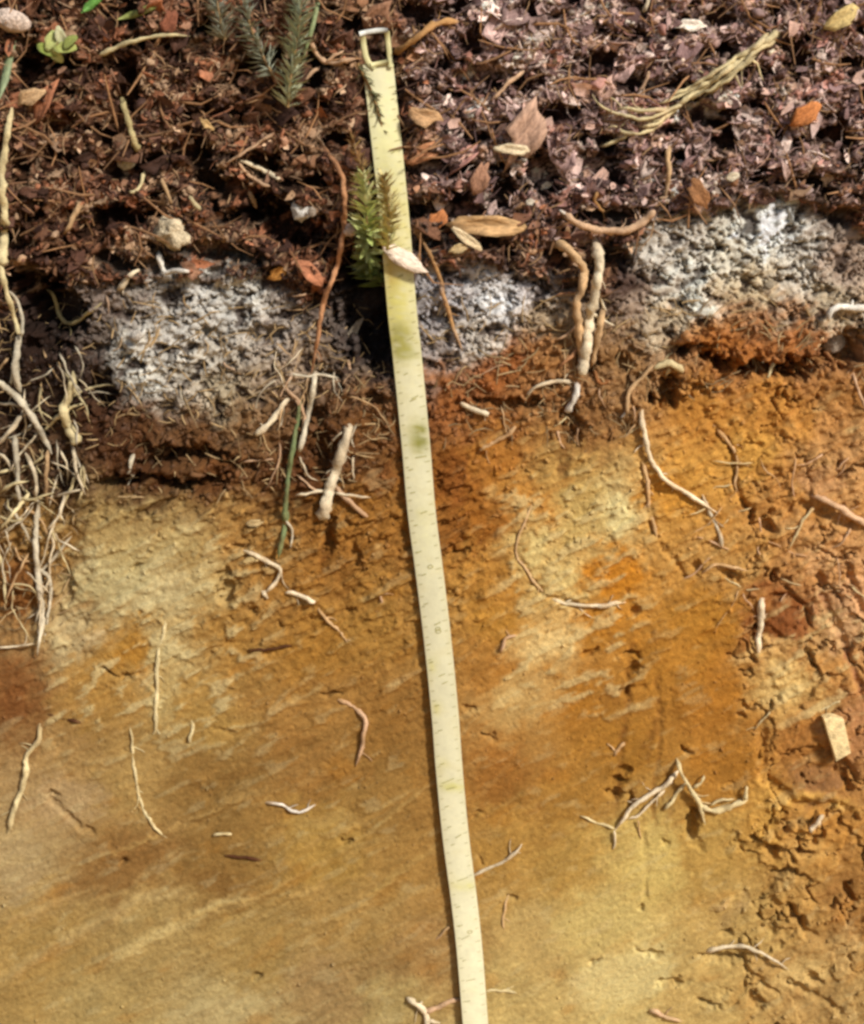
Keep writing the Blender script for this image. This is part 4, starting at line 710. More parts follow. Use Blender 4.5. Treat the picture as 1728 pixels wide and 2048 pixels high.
R('root', 'brown root knob at the foot of the pale subsoil', 'pink', [(1296, 2018), (1320, 2030), (1345, 2038), (1368, 2042)], (14, 9), lift=.004)
R('root', 'wavy cream root leading away from the tape edge', 'cream', [(940, 1754), (968, 1740), (992, 1732), (1016, 1718), (1032, 1702), (1044, 1688)], (7, 9), lift=.005, sink=(.4, .2))
R('root', 'faint tan rootlet touching the tape shadow', 'tan', [(868, 1884), (884, 1868), (902, 1850)], (7, 7), lift=.002)
R('root', 'forked cream root creeping under the lower end of the tape', 'cream', [(812, 1994), (832, 2008), (848, 2024), (858, 2056)], (13, 15), [([(850, 2026), (872, 2016), (892, 2006), (925, 1998)], (14, 11), 'pink'), ([(838, 2012), (845, 2002)], 7), ([(858, 2040), (882, 2046)], 9)], lift=.005, sink=(.7, 0))
R('root', 'fuzzy pale rootlet reaching out from behind the tape', 'straw', [(968, 1984), (1000, 1980), (1036, 1986)], (8, 7), [([(1010, 1981), (1030, 1972)], 6)], lift=.002)
R('root', 'short faint vertical rootlet on the pale lower subsoil', 'tan', [(1018, 1786), (1010, 1815), (1006, 1845), (1008, 1862)], (8, 7), lift=.001)
R('root', 'mauve grey root edge in the cracked soil beside the blocky clods', 'pink', [(1618, 990), (1660, 1004), (1700, 1030), (1740, 1055)], (13, 15), lift=.006)
R('root', 'slim tan rootlet over the cracked brown soil', 'straw', [(1630, 1010), (1604, 1045), (1586, 1080), (1574, 1102)], (8, 5), lift=.004)
R('root', 'thin pale root running level over the cracked brown soil', 'tan', [(1400, 1150), (1430, 1128), (1465, 1134), (1500, 1142)], (7, 6), lift=.003)

# ------------------------------------------------------------------ loose leaves, chips, pebbles and lumps that stand out
def leaf_mesh(name, seed, asp=0.5, curl=0.5, n=14, ragged=0.16, thick=0.02):
    """unit-length curled dry leaf or bark fragment, two-sided thickness"""
    r = np.random.default_rng(seed); V_ = []
    ang = np.arange(n) / n * 2 * math.pi
    rad = 1 + ragged * r.standard_normal(n)
    for rr in (1.0, 0.55):
        for a, q in zip(ang, rad):
            x = math.cos(a) * .5 * rr * q; y = math.sin(a) * .5 * asp * rr * q * (1 - .35 * abs(math.cos(a)) ** 3)
            V_.append((x, y))
    V_.append((0, 0)); V_ = np.array(V_)
    zz = curl * (V_[:, 1] ** 2 / max(asp, .1)) * 1.6 - 0.35 * curl * V_[:, 0] ** 2 + 0.05 * r.standard_normal(len(V_)) * ragged * 2
    top = np.column_stack([V_, zz]); m = len(top); bot = top.copy(); bot[:, 2] -= thick
    F = []
    for k in range(n):
        k2 = (k + 1) % n
        F += [(k, k2, n + k2), (k, n + k2, n + k), (n + k, n + k2, 2 * n), (m + k2, m + k, m + n + k2), (m + k, m + n + k, m + n + k2), (m + n + k2, m + n + k, m + 2 * n), (k2, k, m + k), (k2, m + k, m + k2)]
    return mesh_arrays(name, np.vstack([top, bot]), np.array(F))
def frame(yaw, tilt=0.0, roll=0.0):
    """leaf lies on the face: local x along the picture angle yaw (deg, anticlockwise), local z towards the viewer"""
    b = Matrix(((1, 0, 0), (0, 0, -1), (0, 1, 0)))
    return (Matrix.Rotation(math.radians(tilt), 3, 'X') @ Matrix.Rotation(math.radians(roll), 3, 'Z') @ b @ Matrix.Rotation(math.radians(yaw), 3, 'Z'))
def place(o, u, v, size_px, yaw, lift, tilt=0, roll=0, scale=(1, 1, 1)):
    P = on_face(np.array([float(u)]), np.array([float(v)]), lift, Hs)[0]
    o.location = Vector(P); o.rotation_euler = frame(yaw, tilt, roll).to_euler()
    s = size_px * PXM; o.scale = (s * scale[0], s * scale[1], s * scale[2]); return o
def leaf(name, label, col, u, v, L, asp, yaw, cat='leaf', curl=.5, lift=.004, tilt=0, roll=0, ragged=.16, thick=.03, seed=None):
    o = obj(name, leaf_mesh(name, seed or int(u * 3 + v), asp, curl, ragged=ragged, thick=thick), M_LEAF, color=jcol(col, .04))
    return tag(place(o, u, v, L, yaw, lift, tilt, roll), label, cat)
lo = leaf('dead_leaf', 'pale pinkish dry leaf lying across the measuring tape', (226, 206, 184), 808, 514, 94, .36, -28, curl=-.35, ragged=.09, tilt=-18, roll=14)
i_ = int(np.interp(512, ts[:, 1], np.arange(len(ts)))); lo.location.y = TC[i_][1] - 0.008
leaf('dead_leaf', 'orange brown oval leaf in the mauve litter', (196, 124, 70), 1612, 228, 66, .55, 38, ragged=.08, lift=.008)
leaf('bark_sliver', 'long pointed tan bark sliver below the dark litter by the tape', (190, 152, 106), 975, 452, 150, .26, -2, cat='bark', curl=.8, lift=.008, ragged=.07)
leaf('bark_sliver', 'short cream wood splinter beneath the long bark sliver', (214, 190, 150), 935, 478, 70, .26, -36, cat='bark', curl=.5, lift=.010, ragged=.08, thick=.1)
leaf('bark_sliver', 'pale torn splinter end beside the cream splinter', (206, 178, 130), 918, 496, 40, .4, 24, cat='bark', curl=.4, lift=.008)
leaf('bark_flake', 'large peeling tan bark flake in the mauve litter', (178, 142, 118), 1052, 262, 122, .58, 62, cat='bark', curl=.4, lift=.010)
leaf('bark_flake', 'whitish underside edge at the foot of the large bark flake', (216, 196, 160), 1026, 300, 66, .34, -4, cat='bark', curl=.3, lift=.014)
leaf('bark_flake', 'wide tan bark flake in the mauve litter near the tape edge', (190, 150, 108), 845, 232, 72, .45, -12, cat='bark', lift=.008)
leaf('bark_flake', 'reddish tan bark flake under the wide tan flake by the tape', (180, 124, 86), 850, 306, 88, .38, 20, cat='bark', lift=.008)
leaf('bark_flake', 'brown bark flake leaning beside the dark pit in the litter', (160, 118, 92), 958, 358, 62, .5, 70, cat='bark', lift=.007)
leaf('wood_chip', 'small white wood chip in the dark litter', (226, 214, 190), 1094, 371, 30, .42, 28, cat='chip', lift=.008, thick=.12)
leaf('wood_chip', 'tiny white chip under the other white chip in dark litter', (222, 208, 186), 1060, 404, 18, .7, 10, cat='chip', lift=.008, thick=.2)
leaf('wood_chip', 'bright cream chip at the litter edge above the grey sand', (222, 206, 176), 1466, 354, 26, .6, 20, cat='chip', lift=.008, thick=.2)
leaf('wood_chip', 'long whitish chip in the pale mauve litter at the top', (236, 222, 204), 1372, 49, 66, .34, -4, cat='chip', lift=.010)
leaf('dead_leaf', 'brown rounded leaf hanging over the edge of the grey sand', (150, 104, 66), 1398, 388, 58, .6, -58, lift=.008)
leaf('dead_leaf', 'yellowish pale leaf folded in the litter near a dark gap', (206, 180, 120), 1686, 36, 66, .5, 30, lift=.008)
leaf('dead_leaf', 'tan curled leaf in a dark gap of the litter', (186, 152, 112), 62, 195, 52, .6, 30, lift=.010)
leaf('dead_leaf', 'small orange brown leaf over the stained lump by the tape', (196, 136, 66), 560, 545, 44, .55, 24, lift=.007)
leaf('dead_leaf', 'tan lens shaped seed scale in the brown litter', (200, 164, 110), 413, 247, 32, .4, -42, lift=.008)
leaf('dead_leaf', 'rusty flake pinned at the edge of the pebble hollow', (138, 84, 60), 340, 45, 50, .5, 70, lift=.006)
leaf('bark_flake', 'orange rusty flake on the dark litter right of the tape', (190, 122, 74), 872, 440, 46, .7, 60, cat='bark', lift=.007)
leaf('wood_chip', 'pale flat chip with a dark gap on the upper subsoil edge', (200, 172, 122), 508, 1047, 36, .4, 6, cat='chip', lift=.004, thick=.15)
leaf('dead_leaf', 'thin grey flake leaning against the dark hollow beside the tape', (150, 136, 116), 705, 668, 60, .3, 56, lift=.006)
def lump(name, label, col, u, v, w_, h_, yaw=0, cat='stone', lift=.003, dep=.7, seed=1, box=0.0, rough=.12, mat=None):
    bm_n = 10; r = np.random.default_rng(seed); V_ = []; n1, n2 = 12, 18
    for i in range(n1 + 1):
        th = math.pi * i / n1
        for j in range(n2):
            ph = 2 * math.pi * j / n2
            d = np.array([math.sin(th) * math.cos(ph), math.sin(th) * math.sin(ph), math.cos(th)])
            if box: d = np.sign(d) * np.abs(d) ** (1 - box)
            V_.append(d * .5)
    V_ = np.array(V_); k = 1 + (rough + .12) * (fbm(V_[:, 0] * 3.4 + seed + V_[:, 2] * 2, V_[:, 1] * 3.4 + V_[:, 2] * 3, seed, 4))[:, None] * (1 if not box else .6); V_ = V_ * k * np.array([1, h_ / w_, dep])
    i = np.arange((n1 + 1) * n2).reshape(n1 + 1, n2)
    F = np.stack([i[:-1], i[1:], np.roll(i, -1, 1)[1:], np.roll(i, -1, 1)[:-1]], -1).reshape(-1, 4)
    o = obj(name, mesh_arrays(name, V_, F), mat or M_STONE, color=jcol(col, .03)); return tag(place(o, u, v, w_, yaw, lift), label, cat)
lump('pebble', 'white round pebble in a dark hollow beside the red rootlet', (226, 220, 208), 602, 420, 36, 42, 10, lift=.015, seed=3, rough=.3)
lump('pebble', 'small grey pebble fragment touching the white round pebble', (178, 160, 140), 624, 424, 16, 20, 0, lift=.014, seed=4)
lump('pebble', 'large beige lump in the dark brown litter', (196, 178, 146), 345, 464, 66, 56, -30, lift=.004, seed=5, rough=.45)
lump('pebble', 'small pale stone under the olive stub of stalk', (196, 180, 148), 254, 326, 32, 26, 20, lift=.007, seed=6)
lump('pebble', 'pinkish white stone at the edge of the litter by the grass blade', (206, 184, 166), 24, 42, 66, 40, -12, lift=.008, seed=7)
lump('pebble', 'pale flat fungus like bump on the red rootlet beside the moss', (220, 196, 178), 700, 460, 30, 24, 20, lift=.016, seed=8)
lump('pebble', 'round grey lump in the dark pocket by the white hooked root', (168, 152, 134), 1668, 684, 46, 46, 0, lift=.010, seed=9, rough=.2)
def slab(name, label, col, poly, th, cat, lift, mat=None, tip=0.0):
    u = np.array([p[0] for p in poly], float); v = np.array([p[1] for p in poly], float); P = on_face(np.array([u.mean()]), np.array([v.mean()]), 0, Hs)[0]; off = -P[1] + lift
    n = len(u); F0 = ray_point(u, v, off + tip * (u - u.mean()) * PXM); c = F0.mean(0); ins = c + (F0 - c) * .93 + np.array([0, -th * .14, 0]); back = F0 + np.array([0, th, 0])
    V_ = np.vstack([ins, F0, back, ins.mean(0)[None] + np.array([[0, -th * .05, 0]])]) + RNG.standard_normal((3 * n + 1, 3)) * .0002; F = []
    for k in range(n):
        a = (k + 1) % n; F += [(k, a, 3 * n), (k, n + k, n + a), (k, n + a, a), (n + k, 2 * n + k, 2 * n + a), (n + k, 2 * n + a, n + a)]
    o = obj(name, mesh_arrays(name, V_, np.array(F)[:, ::-1], False), mat or M_CHIP, color=jcol(col, .03)); set_origin(o, c); return tag(o, label, cat)
M_CHIP = vary_mat('wood_chip', 'object', 0.85, 0.15, 700.0, 120.0, 0.5, 0.0012)
slab('wood_chip', 'beige squared wood chip lodged in the orange subsoil', (226, 200, 146), [(1647, 1437), (1662, 1433), (1688, 1438), (1694, 1470), (1702, 1508), (1690, 1514), (1672, 1522), (1666, 1498), (1656, 1470)], .008, 'chip', .007, tip=-.2)
lump('pebble', 'white grain at the lower corner of the grey sand', (200, 190, 176), 272, 672, 26, 20, 30, lift=.007, seed=11)

# ------------------------------------------------------------------ moss shoots, seedlings and green grass
def needle_mesh(k, wid=.16):
    r = np.random.default_rng(k); b = r.uniform(-.15, .25)
    V_ = np.array([(0, -.03, 0), (0, .03, 0), (.35, -wid / 2, .05 + b * .2), (.35, wid / 2, .05 + b * .2), (.35, 0, -.02 + b * .2), (.7, -wid * .35, b * .6), (.7, wid * .35, b * .6), (.7, 0, b * .6 - .04), (1, 0, b)])
    F = np.array([(0, 2, 4), (0, 4, 1), (1, 4, 3), (2, 5, 7), (2, 7, 4), (4, 7, 6), (4, 6, 3), (5, 8, 7), (7, 8, 6)])
    return mesh_arrays('needle', V_, F)
NEEDLES = [needle_mesh(k) for k in range(5)]
for m_ in NEEDLES: m_.materials.append(M_GREEN)
def shoot(name, label, pts, count, nl, c0, c1, lift, stem_w=7, spread=.9, seed=1, group=None, jit=.25, wide=1.6):
    """leafy moss shoot: stem along pts (from its foot to its tip), needles c0 -> c1"""
    r = np.random.default_rng(seed); root_ = bpy.data.objects.new(name, None); COL.objects.link(root_)
    p2, L = catmull(pts, 60); P = on_face(p2[:, 0], p2[:, 1], 0, Hs); offs = smooth1(-P[:, 1], 10) + lift
    C = ray_point(p2[:, 0], p2[:, 1], offs); root_.location = Vector(C[0]); tag(root_, label, 'plant', group)
    n = len(C); T = np.gradient(C, axis=0); T /= np.linalg.norm(T, axis=1, keepdims=True)
    B = np.cross(T, np.array([0, -1.0, 0])); B /= np.linalg.norm(B, axis=1, keepdims=True); Nn = np.cross(B, T)
    a = np.arange(6) / 6 * 2 * math.pi; rad = stem_w * .5 * PXM * np.linspace(1, .4, n)
    V_ = (C[:, None] + (np.cos(a)[None, :, None] * B[:, None] + np.sin(a)[None, :, None] * Nn[:, None]) * rad[:, None, None]).reshape(-1, 3); ii = np.arange(n * 6).reshape(n, 6)
    F = np.stack([ii[:-1], np.roll(ii, -1, 1)[:-1], np.roll(ii, -1, 1)[1:], ii[1:]], -1).reshape(-1, 4)
    stem_ = part('stem', mesh_arrays('stem', V_, F), M_GREEN, root_, color=jcol((130, 100, 56)))
    for k in range(count):
        t = (k + r.uniform(0, 1)) / count; i = min(int(t * (n - 1)), n - 1); ang = r.uniform(0, 2 * math.pi)
        rad_d = B[i] * math.cos(ang) + Nn[i] * math.sin(ang) * .8 + np.array([0, -.25, 0])
        d = Vector(rad_d * spread + T[i] * r.uniform(.25, .8) + r.standard_normal(3) * .12).normalized()
        up = Vector(T[i]); y = up.cross(d).normalized(); z = d.cross(y)
        R3 = Matrix((d, y, z)).transposed().to_4x4()
        s = nl * PXM * (0.6 + .5 * r.random()) * (1 - .35 * t ** 3)
        o = bpy.data.objects.new('needle', NEEDLES[k % 5]); COL.objects.link(o); o.parent = stem_
        o.matrix_local = Matrix.Translation(Vector(C[i]) - root_.location) @ R3 @ Matrix.Diagonal((s, s * wide, s, 1))
        q = np.clip(t + r.normal(0, jit), 0, 1); o.color = jcol(tuple(np.array(c0) * (1 - q) + np.array(c1) * q), .22)
    return root_
tl = float(np.mean(toff[100:230])) + .004
shoot('moss_shoot', 'bright green bushy moss shoot growing up against the tape', [(742, 562), (738, 510), (735, 460), (733, 410), (728, 350)], 280, 46, (186, 198, 108), (242, 238, 178), .024, seed=2)
shoot('moss_shoot', 'yellowish moss shoot overlapping the face of the tape', [(775, 500), (776, 460), (778, 420), (772, 380), (768, 352)], 170, 36, (238, 230, 158), (208, 178, 114), .026, seed=3, spread=.8)
shoot('moss_shoot', 'brown withered tip of moss reaching up beside the tape', [(735, 365), (722, 330), (710, 300), (700, 262)], 70, 26, (190, 160, 96), (150, 104, 66), .020, seed=4)
shoot('moss_shoot', 'small dark green starry moss sprig at the foot of the bright shoot', [(768, 572), (745, 540), (722, 520)], 80, 52, (134, 160, 84), (210, 226, 186), .024, seed=5)
shoot('moss_shoot', 'grey green hanging moss strand reaching from the ground edge to the red rootlet', [(575, 215), (582, 150), (592, 90), (600, 30), (606, -40)], 230, 42, (204, 206, 166), (192, 204, 172), .018, seed=6, wide=.8)
shoot('moss_shoot', 'dark green moss tuft at the ground edge', [(545, 150), (520, 100), (500, 50), (480, -30)], 120, 40, (176, 182, 158), (186, 194, 172), .014, seed=7, wide=.7)
shoot('moss_shoot', 'dull olive moss tuft next to the dark green moss tuft', [(450, 80), (440, 40), (430, -30)], 100, 40, (168, 170, 148), (186, 190, 168), .014, seed=8, wide=.7)
shoot('moss_shoot', 'dark thin moss strand crossing the tape below its loop', [(716, 128), (735, 165), (752, 205), (768, 268)], 55, 22, (84, 84, 50), (110, 100, 56), .0, seed=9, spread=.5)
mo = [o for o in COL.objects if o.get('label', '').startswith('dark thin moss strand')][0]
mo.location.y = float(TC[i0 + 10][1]) - 0.006
def blade(label, col, pts, w_, lift=.01, group=None):
    p2, L = catmull(pts, 24); P = on_face(p2[:, 0], p2[:, 1], 0, Hs); offs = smooth1(-P[:, 1], 5) + lift * np.linspace(.3, 1, 24)
    C = ray_point(p2[:, 0], p2[:, 1], offs); T = np.gradient(C, axis=0); T /= np.linalg.norm(T, axis=1, keepdims=True); B = np.cross(T, np.array([0, -1.0, 0])); B /= np.linalg.norm(B, axis=1, keepdims=True)
    t = np.linspace(0, 1, 24); ww = w_ * PXM * .5 * np.clip(np.minimum(.5 + t * 3, (1.02 - t) * 3), .05, 1)
    f = np.array([0, -1.0, 0]); V_ = np.stack([C - B * ww[:, None], C - f * (ww * .5)[:, None], C + B * ww[:, None], C - f * (ww * .5 + .0006)[:, None]], 1).reshape(-1, 3); ii = np.arange(96).reshape(24, 4)
    F = np.stack([ii[:-1], np.roll(ii, -1, 1)[:-1], np.roll(ii, -1, 1)[1:], ii[1:]], -1).reshape(-1, 4)
    o = obj('grass_blade', mesh_arrays('grass_blade', V_, F), M_GREEN, color=jcol(col)); set_origin(o, C[0]); return tag(o, label, 'grass', group)
blade('grey green grass blade by the pinkish white stone', (140, 152, 112), [(28, 62), (20, 105), (12, 150), (-4, 205)], 15)
blade('short bright green grass blade at the ground edge', (92, 140, 58), [(205, -12), (185, 6), (162, 26)], 15)
blade('yellowish green grass blade above the slender pale twig', (150, 156, 84), [(322, 2), (285, 22), (232, 40)], 13)
blade('grey green thin grass blade behind the hanging moss', (128, 138, 92), [(640, -20), (628, 40), (606, 120)], 9)
sd = bpy.data.objects.new('seedling', None); COL.objects.link(sd); sp = on_face(np.array([112.0]), np.array([112.0]), .01, Hs)[0]; sd.location = Vector(sp)
tag(sd, 'small seedling with pale yellow green leaves in the litter', 'plant')
for k, (u, v, L_, yw, c) in enumerate([(104, 80, 44, 60, (190, 196, 120)), (122, 74, 40, 100, (216, 214, 168)), (98, 100, 46, 160, (150, 164, 78)), (130, 96, 44, 10, (170, 176, 96)), (112, 108, 38, -60, (204, 206, 130)), (140, 84, 36, 40, (140, 148, 74))]):
    o = obj('leaf', leaf_mesh('leaf', 70 + k, .5, .6, ragged=.06, thick=.02), M_GREEN, color=jcol(c, .05)); place(o, u, v, L_, yw, .014, random.uniform(-25, 25), random.uniform(-25, 25)); o.location -= sd.location; o.parent = sd
m_ = tube_mesh('stem', [(112, 128), (114, 108), (112, 90)], 6, 5, .006); o = obj('stem', m_, M_GREEN, sd, color=jcol((140, 140, 80))); m_.transform(Matrix.Translation(-sd.location))

# ------------------------------------------------------------------ leaf litter: the largest flakes singly, the rest as one mass
def litter_ok(u, v):
    P = ray_point(u, v, 0 * u); m = sample(mL, P[:, 0], P[:, 2]); tcx_ = np.interp(v, ts[:, 1], ts[:, 0])
    g = sample(clump, P[:, 0], P[:, 2]) + .12 * RNG.standard_normal(len(u))
    return (m > .55) & (g > -.25) & (sample(Hs, P[:, 0], P[:, 2]) > -.001) & ~((np.abs(u - tcx_) < 36) & (v > 55))
def litter_col(u, v, r):
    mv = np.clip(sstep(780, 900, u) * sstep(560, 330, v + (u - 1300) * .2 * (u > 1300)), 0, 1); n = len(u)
    P = ray_point(u, v, 0 * u); li = np.clip(sample(lid, P[:, 0], P[:, 2]) + .12 * r.standard_normal(n), 0, .999); a = PAL[(li * len(PAL)).astype(int)]; b = PAL_MAUVE_GLARE[(li * len(PAL_MAUVE_GLARE)).astype(int)]
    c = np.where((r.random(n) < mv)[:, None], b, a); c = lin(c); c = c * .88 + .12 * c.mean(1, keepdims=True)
    P = ray_point(u, v, 0 * u); cl = sample(clump, P[:, 0], P[:, 2]) + sample(f_hi, P[:, 0], P[:, 2]) * .5
    c = c * (0.85 + .35 * r.random(n))[:, None] * (np.clip(.8 + .7 * cl, .3, 1.45) * (1 + .5 * mv))[:, None]  # flakes in the mauve area brightened too, as painted glare
    return c
LM = [leaf_mesh('leaf_flake', 400 + k, RNG.uniform(.35, .8), RNG.uniform(.2, .9), n=9, ragged=.22, thick=.04) for k in range(12)]
for m_ in LM: m_.materials.append(M_LEAF)
r = np.random.default_rng(33); u = r.uniform(-30, 1760, 1500); v = r.uniform(-30, 640, 1500); ok = litter_ok(u, v); u, v = u[ok][:280], v[ok][:280]
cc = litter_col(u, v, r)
for k in range(len(u)):
    o = bpy.data.objects.new('leaf_flake', LM[k % 12]); COL.objects.link(o); o.parent = LIT
    place(o, u[k], v[k], min(78.0, 18 + r.gamma(1.6, 12)), r.normal(20, 50), r.uniform(-.001, .004), r.normal(0, 22), r.normal(0, 22)); o.color = tuple(cc[k]) + (1,)
def scatter_flakes(name, u, v, size, col, r, tiltsd, lift, asp=(.3, .8), curl=.5):
    """n bent six-sided flakes in one mesh"""
    n = len(u); P = on_face(u, v, lift); m = 7
    ang = np.arange(6) / 6 * 2 * math.pi; rad = 1 + .25 * r.standard_normal((n, 6)); asp_ = r.uniform(*asp, n)
    lx = np.zeros((n, m)); ly = np.zeros((n, m)); lx[:, :6] = np.cos(ang) * .5 * rad; ly[:, :6] = np.sin(ang) * .5 * rad * asp_[:, None]
    lz = curl * r.normal(.6, .6, n)[:, None] * (ly ** 2 / asp_[:, None]) * 2 + .06 * r.standard_normal((n, m))
    yaw = np.radians(r.normal(22, 45, n)); tx_ = np.radians(r.normal(0, tiltsd, n)); ty_ = np.radians(r.normal(0, tiltsd, n))
    x1 = lx * np.cos(yaw)[:, None] - ly * np.sin(yaw)[:, None]; y1 = lx * np.sin(yaw)[:, None] + ly * np.cos(yaw)[:, None]
    y2 = y1 * np.cos(tx_)[:, None] - lz * np.sin(tx_)[:, None]; z2 = y1 * np.sin(tx_)[:, None] + lz * np.cos(tx_)[:, None]
    x3 = x1 * np.cos(ty_)[:, None] + z2 * np.sin(ty_)[:, None]; z3 = -x1 * np.sin(ty_)[:, None] + z2 * np.cos(ty_)[:, None]
    L_ = np.stack([x3, -z3, y2], -1) * (size * PXM)[:, None, None]
    V_ = (P[:, None] + L_).reshape(-1, 3)
    f = np.array([(6, k, (k + 1) % 6) for k in range(6)]); F = (np.arange(n)[:, None, None] * m + f[None]).reshape(-1, 3)
    return mesh_arrays(name, V_, F, True, np.repeat(col, m, 0) * r.uniform(.8, 1.2, (n * m, 1)))
r = np.random.default_rng(34); u = r.uniform(-140, 1870, 4200); v = r.uniform(-90, 660, 4200); ok = litter_ok(u, v); u, v = u[ok], v[ok]
sz = r.gamma(2.0, 5.5, len(u)) + 7
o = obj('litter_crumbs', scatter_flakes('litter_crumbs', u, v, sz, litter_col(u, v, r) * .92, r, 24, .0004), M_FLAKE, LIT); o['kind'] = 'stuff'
def scatter_needles(name, u, v, length, wid, col, r, lift, yawsd=60, yaw0=20):
    n = len(u); P = on_face(u, v, lift, Hs); yaw = np.radians(r.normal(yaw0, yawsd, n)); d = np.stack([np.cos(yaw), r.normal(0, .25, n), np.sin(yaw)], 1)
    s = np.stack([-np.sin(yaw), 0 * yaw, np.cos(yaw)], 1); L_ = (length * PXM)[:, None]; W = (wid * PXM)[:, None]; bend = s * L_ * r.normal(0, .12, n)[:, None]; f = np.array([[0, -1.0, 0]])
    V_ = []
    for t, b, k in ((-.5, 0, .6), (-.15, 1, 1), (.2, 1, .9), (.5, -.2, .4)):
        c = P + d * L_ * t + bend * b
        V_ += [c + s * W * .5 * k, c - s * W * .5 * k, c + f * W * .6 * k]
    V_ = np.stack(V_, 1); F = []
    for q in range(3):
        a = q * 3; F += [(a, a + 2, a + 5), (a, a + 5, a + 3), (a + 2, a + 1, a + 4), (a + 2, a + 4, a + 5)]
    F = (np.arange(n)[:, None, None] * 12 + np.array(F)[None]).reshape(-1, 3)
    return mesh_arrays(name, V_.reshape(-1, 3), F, True, np.repeat(col, 12, 0))
u = r.uniform(-140, 1870, 6500); v = r.uniform(-90, 660, 6500); ok = litter_ok(u, v); u, v = u[ok], v[ok]
cl = np.where((r.random(len(u)) < .25)[:, None], lin((170, 134, 96)), litter_col(u, v, r)) * .75
o = obj('litter_needles', scatter_needles('litter_needles', u, v, r.gamma(2.5, 9, len(u)) + 8, r.uniform(1.5, 3.6, len(u)), cl, r, .0012), M_FLAKE, LIT); o['kind'] = 'stuff'
u = r.uniform(-140, 1870, 420); v = r.uniform(-90, 640, 420); ok = litter_ok(u, v); u, v = u[ok], v[ok]
o = obj('litter_stalks', scatter_needles('litter_stalks', u, v, r.uniform(50, 130, len(u)), r.uniform(2.4, 5.0, len(u)), np.tile(lin((160, 118, 80)), (len(u), 1)) * r.uniform(.35, 1.1, (len(u), 1)), r, .003), M_FLAKE, LIT); o['kind'] = 'stuff'

# ------------------------------------------------------------------ crumbs of soil
def crumb_mesh(name, seed):
    r = np.random.default_rng(seed); t = (1 + 5 ** .5) / 2
    V_ = np.array([(-1, t, 0), (1, t, 0), (-1, -t, 0), (1, -t, 0), (0, -1, t), (0, 1, t), (0, -1, -t), (0, 1, -t), (t, 0, -1), (t, 0, 1), (-t, 0, -1), (-t, 0, 1)]) / 3.8
    F = np.array([(0, 11, 5), (0, 5, 1), (0, 1, 7), (0, 7, 10), (0, 10, 11), (1, 5, 9), (5, 11, 4), (11, 10, 2), (10, 7, 6), (7, 1, 8), (3, 9, 4), (3, 4, 2), (3, 2, 6), (3, 6, 8), (3, 8, 9), (4, 9, 5), (2, 4, 11), (6, 2, 10), (8, 6, 7), (9, 8, 1)])
    V_ = V_ * np.clip(1 + .3 * r.standard_normal((12, 1)), .5, 1.6) * r.uniform(.45, 1.15, 3); return V_, F
def subdiv(V_, F, seed):
    r = np.random.default_rng(seed); V_ = [tuple(v) for v in V_]; cache = {}; out = []
    def mid(a, b):
        k = (min(a, b), max(a, b))
        if k not in cache:
            m = (np.array(V_[a]) + np.array(V_[b])) / 2 * (1.06 + .16 * r.standard_normal()); cache[k] = len(V_); V_.append(tuple(m))
        return cache[k]
    for a, b, c in F:
        x, y, z = mid(a, b), mid(b, c), mid(c, a); out += [(a, x, z), (b, y, x), (c, z, y), (x, y, z)]
    return np.array(V_), np.array(out)
CB = [subdiv(*crumb_mesh('c', k), k) for k in range(14)]
def scatter_crumbs(name, u, v, size, col, r, lift):
    P = on_face(u, v, lift); Vs, Fs, Cs = [], [], []
    for k in range(14):
        s = np.arange(len(u)) % 14 == k; n = int(s.sum())
        if not n: continue
        a = r.uniform(0, 6.28, n); b0, F = CB[k]
        x = b0[None, :, 0] * np.cos(a)[:, None] - b0[None, :, 2] * np.sin(a)[:, None]; z = b0[None, :, 0] * np.sin(a)[:, None] + b0[None, :, 2] * np.cos(a)[:, None]
        L_ = np.stack([x, np.repeat(b0[None, :, 1], n, 0), z], -1) * (size[s] * PXM)[:, None, None]
        base = sum(len(q) for q in Vs); Vs.append((P[s][:, None] + L_).reshape(-1, 3)); Fs.append((np.arange(n)[:, None, None] * len(b0) + F[None]).reshape(-1, 3) + base); Cs.append(np.repeat(col[s], len(b0), 0))
    return mesh_arrays(name, np.vstack(Vs), np.vstack(Fs), True, np.vstack(Cs) * r.uniform(.86, 1.14, (sum(len(q) for q in Cs), 1)))
def zone_pts(r, n, mask, x0, x1, y0, y1, th=.5):
    u = r.uniform(x0, x1, n); v = r.uniform(y0, y1, n); P = ray_point(u, v, 0 * u); ok = sample(mask, P[:, 0], P[:, 2]) > th
    tcx_ = np.interp(v, ts[:, 1], ts[:, 0]); ok &= np.abs(u - tcx_) > 40; u, v = u[ok], v[ok]; P = ray_point(u, v, 0 * u); return u, v, sample(Cc, P[:, 0], P[:, 2])
CM = []
for k in range(8):
    V_, F = CB[k]; m_ = mesh_arrays('soil_crumb', V_, F); m_.materials.append(M_CRUMB); CM.append(m_)
r = np.random.default_rng(55)
def single_crumbs(parent, mask, n, box, smin, smax, gain=1.0):
    u, v, c = zone_pts(r, n * 12, mask, *box); u, v, c = u[:n], v[:n], c[:n]
    for k in range(len(u)):
        o = bpy.data.objects.new('soil_crumb', CM[k % 8]); COL.objects.link(o); o.parent = parent
        place(o, u[k], v[k], r.uniform(smin, smax), r.uniform(0, 360), -.0012, r.uniform(-40, 40), r.uniform(0, 360)); g = gain * r.uniform(.85, 1.2); o.color = tuple(np.clip(c[k] * g, 0, 1)) + (1,)
single_crumbs(GREY, mG * (1 - infil), 70, (-20, 1750, 400, 850), 12, 26, .95)
single_crumbs(IRON, mI, 160, (-20, 1750, 600, 1010), 12, 26)
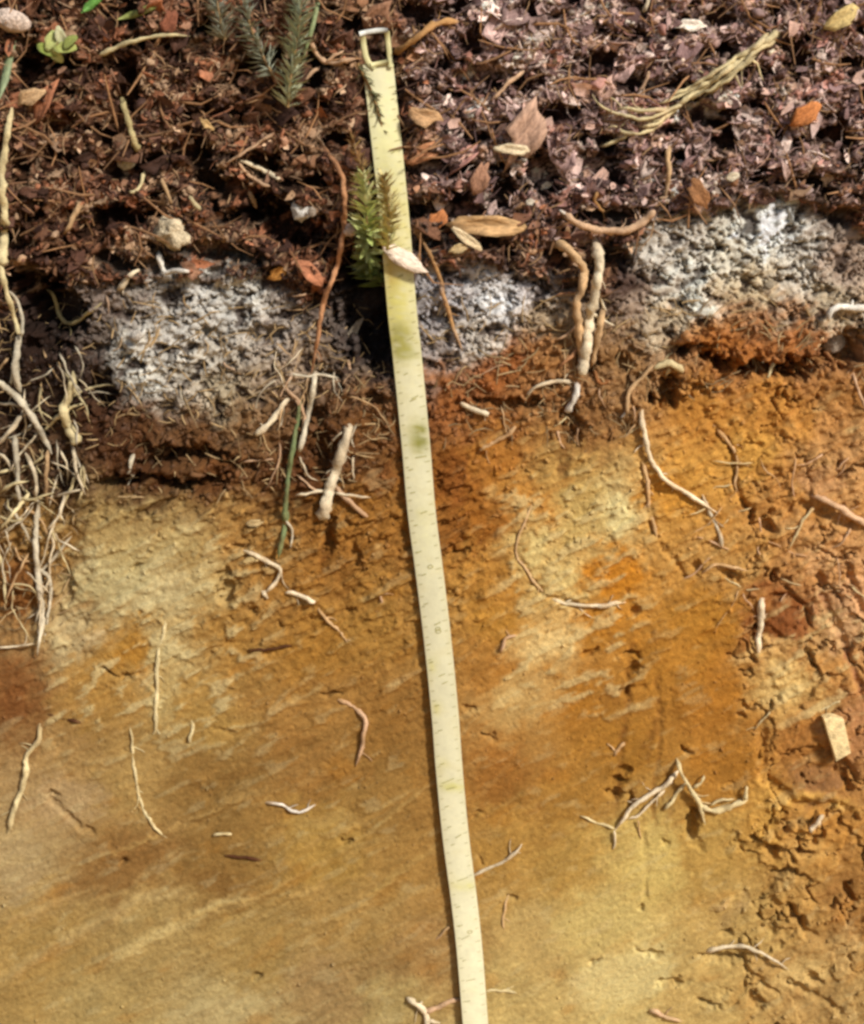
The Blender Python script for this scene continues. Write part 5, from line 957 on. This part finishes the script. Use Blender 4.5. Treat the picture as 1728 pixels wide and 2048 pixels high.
single_crumbs(SUB, mS * np.clip(mR + sstep(1200, 1000, V), 0, 1), 110, (-20, 1750, 780, 2060), 8, 18)
u = r.uniform(-140, 1870, 4000); v = r.uniform(-90, 660, 4000); ok = litter_ok(u, v); u, v = u[ok], v[ok]
o = obj('humus_crumbs', scatter_crumbs('humus_crumbs', u, v, r.gamma(2, 3.5, len(u)) + 4, litter_col(u, v, r) * .85, r, -.0009), M_FLAKE, LIT); o['kind'] = 'stuff'
u, v, c = zone_pts(r, 2600, mG * (1 - infil), -120, 1850, 390, 860, .5); o = obj('sand_crumbs', scatter_crumbs('sand_crumbs', u, v, r.gamma(2, 3.0, len(u)) + 3, c * r.uniform(.75, 1.2, (len(u), 1)), r, -.0008), M_FLAKE, GREY); o['kind'] = 'stuff'
u, v, c = zone_pts(r, 9000, mI, -120, 1850, 590, 1020, .4); o = obj('band_crumbs', scatter_crumbs('band_crumbs', u, v, r.gamma(2, 2.8, len(u)) + 3, c * r.uniform(.75, 1.25, (len(u), 1)), r, -.0005), M_FLAKE, IRON); o['kind'] = 'stuff'
u, v, c = zone_pts(r, 9000, mS * np.clip(mR * .9 + sstep(1300, 950, V) * .9 + .25 * (f_md > .25), 0, 1), -100, 1830, 780, 2150, .3)
o = obj('subsoil_crumbs', scatter_crumbs('subsoil_crumbs', u, v, r.gamma(1.6, 2.2, len(u)) + 2, c * r.uniform(.88, 1.18, (len(u), 1)), r, -.0006), M_FLAKE, SUB); o['kind'] = 'stuff'
u, v, c = zone_pts(r, 2600, mS, -100, 1830, 780, 2150, .5); o = obj('sand_grains', scatter_crumbs('sand_grains', u, v, r.gamma(2, 1.1, len(u)) + 2, c * r.uniform(.8, 1.2, (len(u), 1)), r, -.0001), M_FLAKE, SUB); o['kind'] = 'stuff'
u, v, c = zone_pts(r, 1500, np.clip(mI + mT + mG * .6, 0, 1), -60, 1790, 600, 1250, .4)
o = obj('root_hairs', scatter_needles('root_hairs', u, v, r.gamma(3, 9, len(u)) + 8, r.uniform(1.6, 3.6, len(u)), np.tile(lin((178, 148, 104)), (len(u), 1)) * r.uniform(.4, 1, (len(u), 1)), r, .002), M_FLAKE, IRON); o['kind'] = 'stuff'
